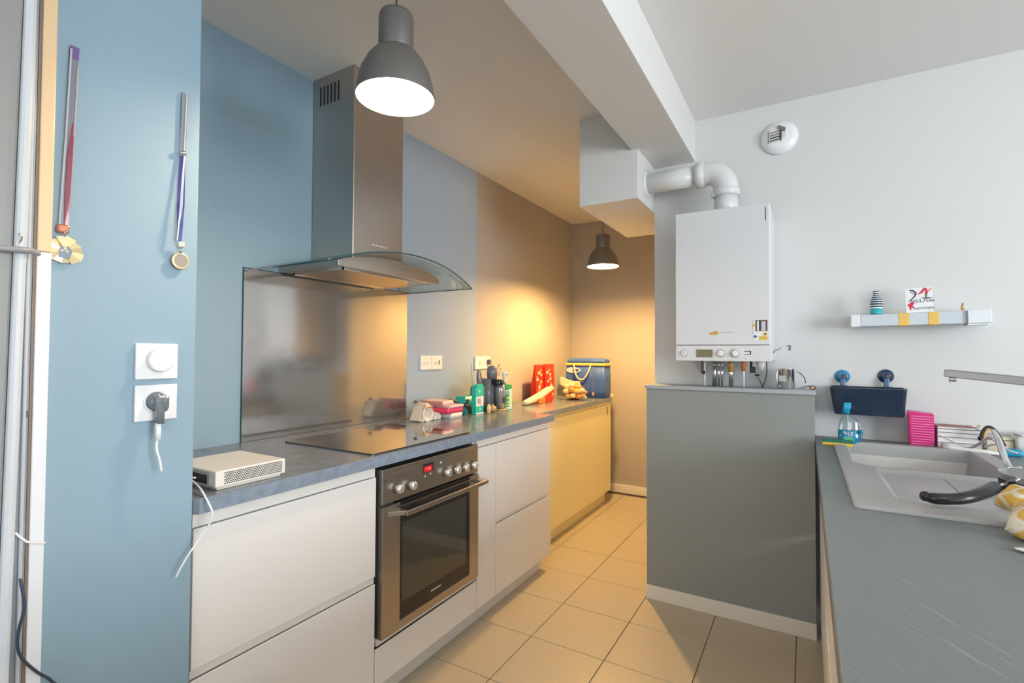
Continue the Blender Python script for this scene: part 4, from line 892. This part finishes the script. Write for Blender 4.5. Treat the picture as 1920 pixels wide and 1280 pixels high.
# black utensils on wood block
t = thing('wood_block', 'small wooden block under dark kitchen tools left of the teal carton', 'block', (-1.77, 2.38, .9))
MB().loft([rrect(-1.800, -1.745, 2.320, 2.415, .010, z) for z in (Z9, Z9+.036)]).build('block', mat('block_wood', (.50, .30, .14), .55, var=.15, scale=20), t)
dk = mat('dark_tool', (.05, .035, .03), .25)
t = thing('kitchen_shears', 'dark brown kitchen tool slanting over the wooden block', 'tool', (-1.77, 2.36, .94))
MB().tube([(-1.760, 2.285, .992), (-1.757, 2.320, .980), (-1.752, 2.360, .964), (-1.748, 2.388, .950)], [.007, .008, .006, .005], n=10).build('handle', dk, t)
MB().tube([(-1.725, 2.412, .985), (-1.722, 2.400, .960), (-1.728, 2.385, .946)], [.009, .008, .006], n=10).build('handle', dk, t)
MB().tube([(-1.728, 2.345, .950), (-1.720, 2.372, .957), (-1.712, 2.398, .950), (-1.708, 2.408, .932), (-1.706, 2.410, .912)], [.005, .010, .012, .010, .006], n=12).build('head', dk, t)
MB().tube([(-1.705, 2.37, .955), (-1.700, 2.39, .960), (-1.698, 2.402, .945)], .003, n=6).build('spring', chrome, t)
# teal cartons
tl = mat('teal_card', (.01, .40, .36), .4); tl2 = mat('teal_card_bright', (.01, .50, .38), .4)
t = thing('teal_carton', 'low teal carton standing against the taller teal carton', 'carton', (-1.76, 2.42, .9))
MB().loft([rrect(-1.800, -1.730, 2.395, 2.525, .003, z) for z in (Z9, Z9+.102)]).build('box', tl, t)
t = thing('teal_carton', 'tall teal carton with a white label next to the coffee machine', 'carton', (-1.70, 2.47, .9))
MB().prism([(-.038, 0), (.042, 0), (.042, .165), (.034, .175), (-.020, .172), (-.038, .150)], -.03, 0, FX(-1.662, 2.445, Z9)).build('box', tl2, t, .001)
MB().box(-1.6618, -1.6612, 2.408, 2.486, .948, 1.004).build('label_patch', wht, t)
text('lettering', 'B)', .045, mat('ink_navy', (.03, .05, .10), .5), FX(-1.6608, 2.441, .976), t)
MB().box(-1.6612, -1.6608, 2.480, 2.486, .950, .972).build('stripe', mat('label_orange', (.8, .3, .08), .4), t)
MB().box(-1.6618, -1.6612, 2.408, 2.486, .9015, .910).build('stripe', wht, t)
MB().lathe([(.009, 0), (.009, .0006)], (-1.6618, 2.444, 1.036), axis=(1, 0, 0), n=16).build('emblem', mat('mint', (.35, .72, .62), .4), t)
MB().lathe([(.009, 0), (.009, .0006)], (-1.6618, 2.450, .930), axis=(1, 0, 0), n=16).build('emblem', mat('mint', (.35, .72, .62), .4), t)
# coffee machine
t = thing('coffee_machine', 'grey pod coffee machine with a black head between carton and green bottle', 'coffee machine', (-1.75, 2.62, .9))
cg = mat('machine_grey', (.16, .17, .20), .25, coat=.3); cg2 = mat('machine_silver', (.38, .40, .45), .2, .6)
MB().loft([rrect(-1.800, -1.720, 2.530, 2.612, .018, z) for z in (Z9, 1.045)]+[rrect(-1.795, -1.725, 2.535, 2.608, .018, 1.055)]).build('water_tank', cg, t)
MB().loft([rrect(-1.790, -1.705, 2.610, 2.715, .020, z) for z in (Z9, 1.10)]).build('body', cg, t)
MB().lathe([(.036, 0), (.037, .004), (.037, .030), (.033, .034)], (-1.675, 2.668, 1.062), n=28).build('head', black, t)
MB().lathe([(.030, 0), (.036, .04), (.030, .075), (.014, .085)], (-1.715, 2.662, 1.097), n=24).build('dome', cg, t)
MB().tube([(-1.76, 2.60, 1.04), (-1.765, 2.590, 1.10), (-1.765, 2.585, 1.155)], [.020, .018, .010], n=12).build('lever', cg, t)
MB().tube([(-1.775, 2.545, 1.05), (-1.775, 2.535, 1.10), (-1.775, 2.52, 1.20)], [.010, .007, .004], n=10).build('lever', mat('lever_light', (.55, .56, .60), .3), t)
MB().tube([(-1.690, 2.700, 1.115), (-1.690, 2.716, 1.145), (-1.690, 2.728, 1.165)], .0025, n=6).build('steam_wand', cg2, t)
MB().tube([(-1.690, 2.690, 1.160), (-1.690, 2.700, 1.185), (-1.690, 2.715, 1.190)], .002, n=6).build('wire', blackm, t)
MB().lathe([(.031, 0), (.032, .12), (.030, .15)], (-1.672, 2.690, .9105), n=28).build('cup_column', cg2, t)
MB().box(-1.6400, -1.636, 2.675, 2.705, .945, .985).build('panel', mat('machine_navy', (.03, .04, .12), .3), t, .002)
MB().lathe([(.042, 0), (.043, .006), (.041, .009)], (-1.668, 2.680, Z9), n=28).build('drip_tray', mat('tray_tan', (.50, .36, .18), .4), t)
t = thing('onion', 'round brown onion in front of the coffee machine', 'onion', (-1.652, 2.573, .9))
MB().ball((-1.652, 2.570, Z9+.021), .024, 1.05, 1.1, .87).build('bulb', mat('onion_skin', (.48, .33, .18), .4, var=.2, scale=40), t)
MB().tube([(-1.652, 2.572, Z9+.040), (-1.650, 2.577, Z9+.050)], [.005, .0015], n=8).build('tip', mat('onion_tip', (.5, .38, .22), .7), t)
t = tag(MB().loft([rrect(-1.640, -1.622, 2.488, 2.508, .006, Z9), rrect(-1.642, -1.620, 2.486, 2.510, .007, Z9+.035), rrect(-1.636, -1.626, 2.490, 2.500, .004, Z9+.056)]).build('garlic_clove', mat('clove_cream', (.78, .62, .32), .5)), 'pale yellow garlic clove upright beside the teal carton', 'garlic')
# green bottle
t = thing('green_bottle', 'green labelled bottle with a white cap right of the coffee machine', 'bottle', (-1.69, 2.88, .9))
gl = mat('bottle_green', (.02, .26, .15), .12, coat=.5)
cx, cy, z0 = -1.705, 2.800, .8864
z8 = .8868
rings(t, [(.028, 0), (.030, .006), (.030, .130), (.026, .150), (.014, .165), (.013, .18)], (cx, cy, z8), [mat('label_aqua', (.25, .60, .52), .4), gl, mat('label_white2', (.62, .72, .66), .4), mat('label_lime2', (.12, .52, .08), .4), gl, mat('label_lime2', (.12, .52, .08), .4), gl], [0, .022, .030, .036, .060, .068, .088, .100])
rings(t, [(.028, 0), (.030, .006), (.030, .130), (.026, .150), (.014, .165), (.013, .18)], (cx, cy, z8), [mat('label_aqua', (.25, .60, .52), .4), gl], [.100, .135, .18])
MB().lathe([(.0135, 0), (.015, .012), (.013, .040), (.017, .044), (.017, .066), (.012, .070)], (cx, cy, z8+.180), n=24).build('cap', wht, t)
MB().box(cx+.012, cx+.018, cy-.008, cy+.010, z8+.228, z8+.242).build('cap_mark', mat('mark_grey', (.30, .30, .32), .5), t)
t = thing('green_carton', 'slim pale green carton hiding behind the green bottle', 'carton', (-1.76, 2.87, .886))
MB().box(cx-.045, cx+.010, cy+.036, cy+.080, z8, z8+.135).build('box', mat('carton_mint', (.45, .68, .60), .4), t, .002)
MB().box(cx-.045, cx+.010, cy+.036, cy+.080, z8+.1355, z8+.165).build('top', mat('carton_green', (.03, .36, .10), .4), t, .004)
# red packs
zR = .8864
t = thing('snack_pack', 'upright red snack packet, left one of the pair', 'packet', (-1.84, 3.42, zR), 'red snack packets on the far worktop')
rdm = mat('pack_red', (.72, .03, .015), .35); rdo = mat('pack_orange', (.85, .22, .04), .4)
def pack(t, y0, y1, x, ztop, seed):
    MB().loft([[(x-.02, y0, zR), (x+.02, y0, zR), (x+.02, y1, zR), (x-.02, y1, zR)], [(x-.024, y0, zR+.10), (x+.024, y0, zR+.10), (x+.024, y1, zR+.10), (x-.024, y1, zR+.10)], [(x+.008, y0, ztop), (x+.018, y0, ztop), (x+.018, y1, ztop), (x+.008, y1, ztop)]], smooth=False).build('packet', rdm, t)
    rr = random.Random(seed)
    for k in range(13):
        yy = y0+.02+rr.random()*(y1-y0-.045); zz = zR+.02+k*.018
        f_ = 1 if zz < zR+.1 else 1-.15*(zz-zR-.1)/(ztop-zR-.1)
        MB().ball((x+.003+.021*f_, yy, zz), .014, .14, 1.5, .8, n=12).build('biscuit_print', [rdo, mat('print_gold', (.80, .50, .16), .5), mat('print_cream', (.85, .70, .45), .5)][k % 3], t)
pack(t, 3.470, 3.600, -1.850, 1.170, 1)
t = thing('snack_pack', 'upright red snack packet, right one of the pair, nearer the navy bag', 'packet', (-1.81, 3.57, zR), 'red snack packets on the far worktop')
pack(t, 3.610, 3.780, -1.840, 1.172, 2)
t = thing('paper_bag', 'long cream paper bag leaning in front of the red packets', 'bag', (-1.74, 3.30, zR))
cbm = mat('cream_paper', (.74, .66, .52), .5)
ls = []
BY = .06
for k, (y, z, ry, rz_) in enumerate(((3.055, zR+.018, .010, .012), (3.075, zR+.020, .022, .019), (3.17, zR+.030, .028, .026), (3.30, zR+.052, .030, .030), (3.42, zR+.085, .028, .028), (3.50, zR+.098, .022, .020))):
    ls.append([(-1.735+ry*math.cos(a), y+BY, z+rz_*math.sin(a)) for a in [2*PI*i/16 for i in range(16)]])
MB().loft(ls).build('bag', cbm, t)
MB().box(-1.735, -1.700, 3.28, 3.395, zR+.0005, zR+.036).build('label_patch', rdo, t, .003)
MB().box(-1.73, -1.695, 3.40, 3.50, zR+.0005, zR+.042).build('label_patch', rdm, t, .003)
# nut net bag
t = thing('snack_bag', 'bulging bag of biscuits and nuts in front of the navy cooler bag', 'bag', (-1.62, 3.66, zR))
bc = Vector((-1.610, 3.730, zR)); bu = Vector((.92, .39, 0)); bnn = Vector((.39, -.92, 0))
Rb = Matrix.Translation(bc) @ Matrix.Rotation(math.atan2(.39, .92), 4, 'Z')
MB().ball((0, 0, .066), .070, 1.18, .72, .94, n=28, M=Rb, wob=.04).build('bag', mat('bag_maroon', (.30, .04, .03), .4), t)
for k, (du, dz, r_, c_) in enumerate(((-.060, .045, .027, 0), (-.066, .005, .026, 0), (-.048, -.034, .024, 1), (-.024, .018, .026, 2), (-.014, -.030, .025, 0), (.016, .006, .028, 1), (-.020, .056, .024, 0), (.026, -.034, .024, 2), (.054, .014, .025, 0), (.062, -.026, .021, 1), (.084, .000, .015, 2), (.080, -.044, .015, 0), (.026, .044, .024, 1))):
    off = .050*math.sqrt(max(.05, 1-(du/.09)**2-(dz/.085)**2))
    MB().ball((du, -off, .066+dz*.95), r_, 1.15, .5, .80, n=14, M=Rb).build('biscuit', [mat('bis_cream', (.82, .64, .36), .5), mat('bis_gold', (.72, .42, .13), .5), mat('bis_orange', (.78, .30, .06), .5)][c_], t)
FB = Rb @ faceM((0, 0, 0), (1, 0, 0), (0, 0, 1))
MB().prism([(-.040, .100), (.050, .095), (.040, .150), (-.010, .150), (-.045, .165), (-.060, .130)], -.006, .006, FB).build('bag_top', mat('bag_cream', (.82, .68, .40), .45), t, .003)
MB().prism([(-.090, .105), (-.045, .110), (-.050, .160), (-.095, .185), (-.120, .180), (-.115, .120)], -.010, 0, FB).build('bag_corner', mat('bag_cream', (.82, .68, .40), .45), t, .002)
# navy cooler bag
nb = thing('cooler_bag', 'navy blue cooler bag with yellow trim and loop handle in the far corner', 'bag', (-1.62, 4.0, zR))
nbm = mat('navy_nylon', (.035, .10, .36), .5, bump=.3, scale=40, var=.12)
cr_y = mat('yellow_piping', (.85, .55, .15), .45)
P0, P1 = at(1063, 744, 'z', zR), at(1150, 746, 'z', zR)
B0 = Vector((-1.83, 3.80, zR)); 
x0, x1, y0, y1 = -1.800, -1.448, 3.975, 4.128
HB = .270
MB().loft([rrect(x0, x1, y0, y1, .02, zR), rrect(x0-.006, x1+.006, y0-.008, y1+.004, .025, zR+.06), rrect(x0-.004, x1+.004, y0-.006, y1+.004, .022, zR+.16), rrect(x0, x1, y0, y1, .02, zR+HB)]).build('body', nbm, nb)
MB().loft([rrect(x0+.004, x1-.004, y0+.003, y1-.004, .02, zR+HB+.022), rrect(x0+.004, x1-.002, y0+.004, y1-.004, .02, zR+HB+.050), rrect(x0+.03, x1-.03, y0+.03, y1-.03, .02, zR+HB+.062)]).build('lid', nbm, nb)
MB().loft([rrect(x0-.005, x1+.004, y0-.006, y1+.005, .022, zR+HB-.001), rrect(x0-.008, x1+.007, y0-.009, y1+.008, .024, zR+HB+.011), rrect(x0-.005, x1+.004, y0-.006, y1+.005, .022, zR+HB+.0215)]).build('piping', cr_y, nb, label='yellow zip trim')
hx = (x0+.08, x0+.235)
MB().tube([(hx[0], y0-.016, zR+HB+.012), (hx[0]+.012, y0-.022, zR+HB-.04), (hx[0]+.035, y0-.026, zR+HB-.095), (hx[0]+.072, y0-.027, zR+HB-.118), (hx[0]+.108, y0-.026, zR+HB-.100), (hx[0]+.140, y0-.022, zR+HB-.045), (hx[1], y0-.016, zR+HB+.012)], .0065, n=10).build('handle', mat('handle_cream', (.85, .66, .42), .5), nb)
MB().lathe([(.045, 0), (.045, .002)], (x0+.075, y0-.008, zR+HB-.040), axis=(0, -1, 0), n=28, sx=1.5, sy=.55).build('logo', mat('logo_white', (.62, .64, .70), .5), nb)
MB().lathe([(.020, 0), (.020, .003)], (x0+.100, y0-.008, zR+HB-.040), axis=(0, -1, 0), n=20, sx=1.5, sy=.6).build('logo_centre', mat('logo_navy', (.08, .12, .24), .5), nb)
MB().box(x0+.248, x0+.251, y0-.010, y0-.006, zR+.01, zR+HB-.005).box(x0+.262, x0+.264, y0-.010, y0-.006, zR+.01, zR+HB-.005).build('seam', mat('seam_blue', (.16, .20, .32), .6), nb)
MB().lathe([(.012, 0), (.011, .004)], (x0+.256, y0-.010, zR+.034), axis=(0, -1, 0), n=16, sx=.8, sy=1.2).build('tag', mat('tag_brass', (.60, .42, .08), .4), nb)
RM = Vector((-1.434, 4.115, zR+.0165))
t = thing('wooden_ring', 'pale wooden ring standing by the right side of the cooler bag', 'ring', (RM.x, RM.y, zR))
MB().tube([(RM.x+.0105*math.cos(a), RM.y-.0105*math.sin(a)*.0, RM.z+.0105*math.sin(a)) for a in [2*PI*i/20 for i in range(21)]], .006, n=8, res=1).build('ring', mat('ring_wood', (.80, .58, .28), .5), t)
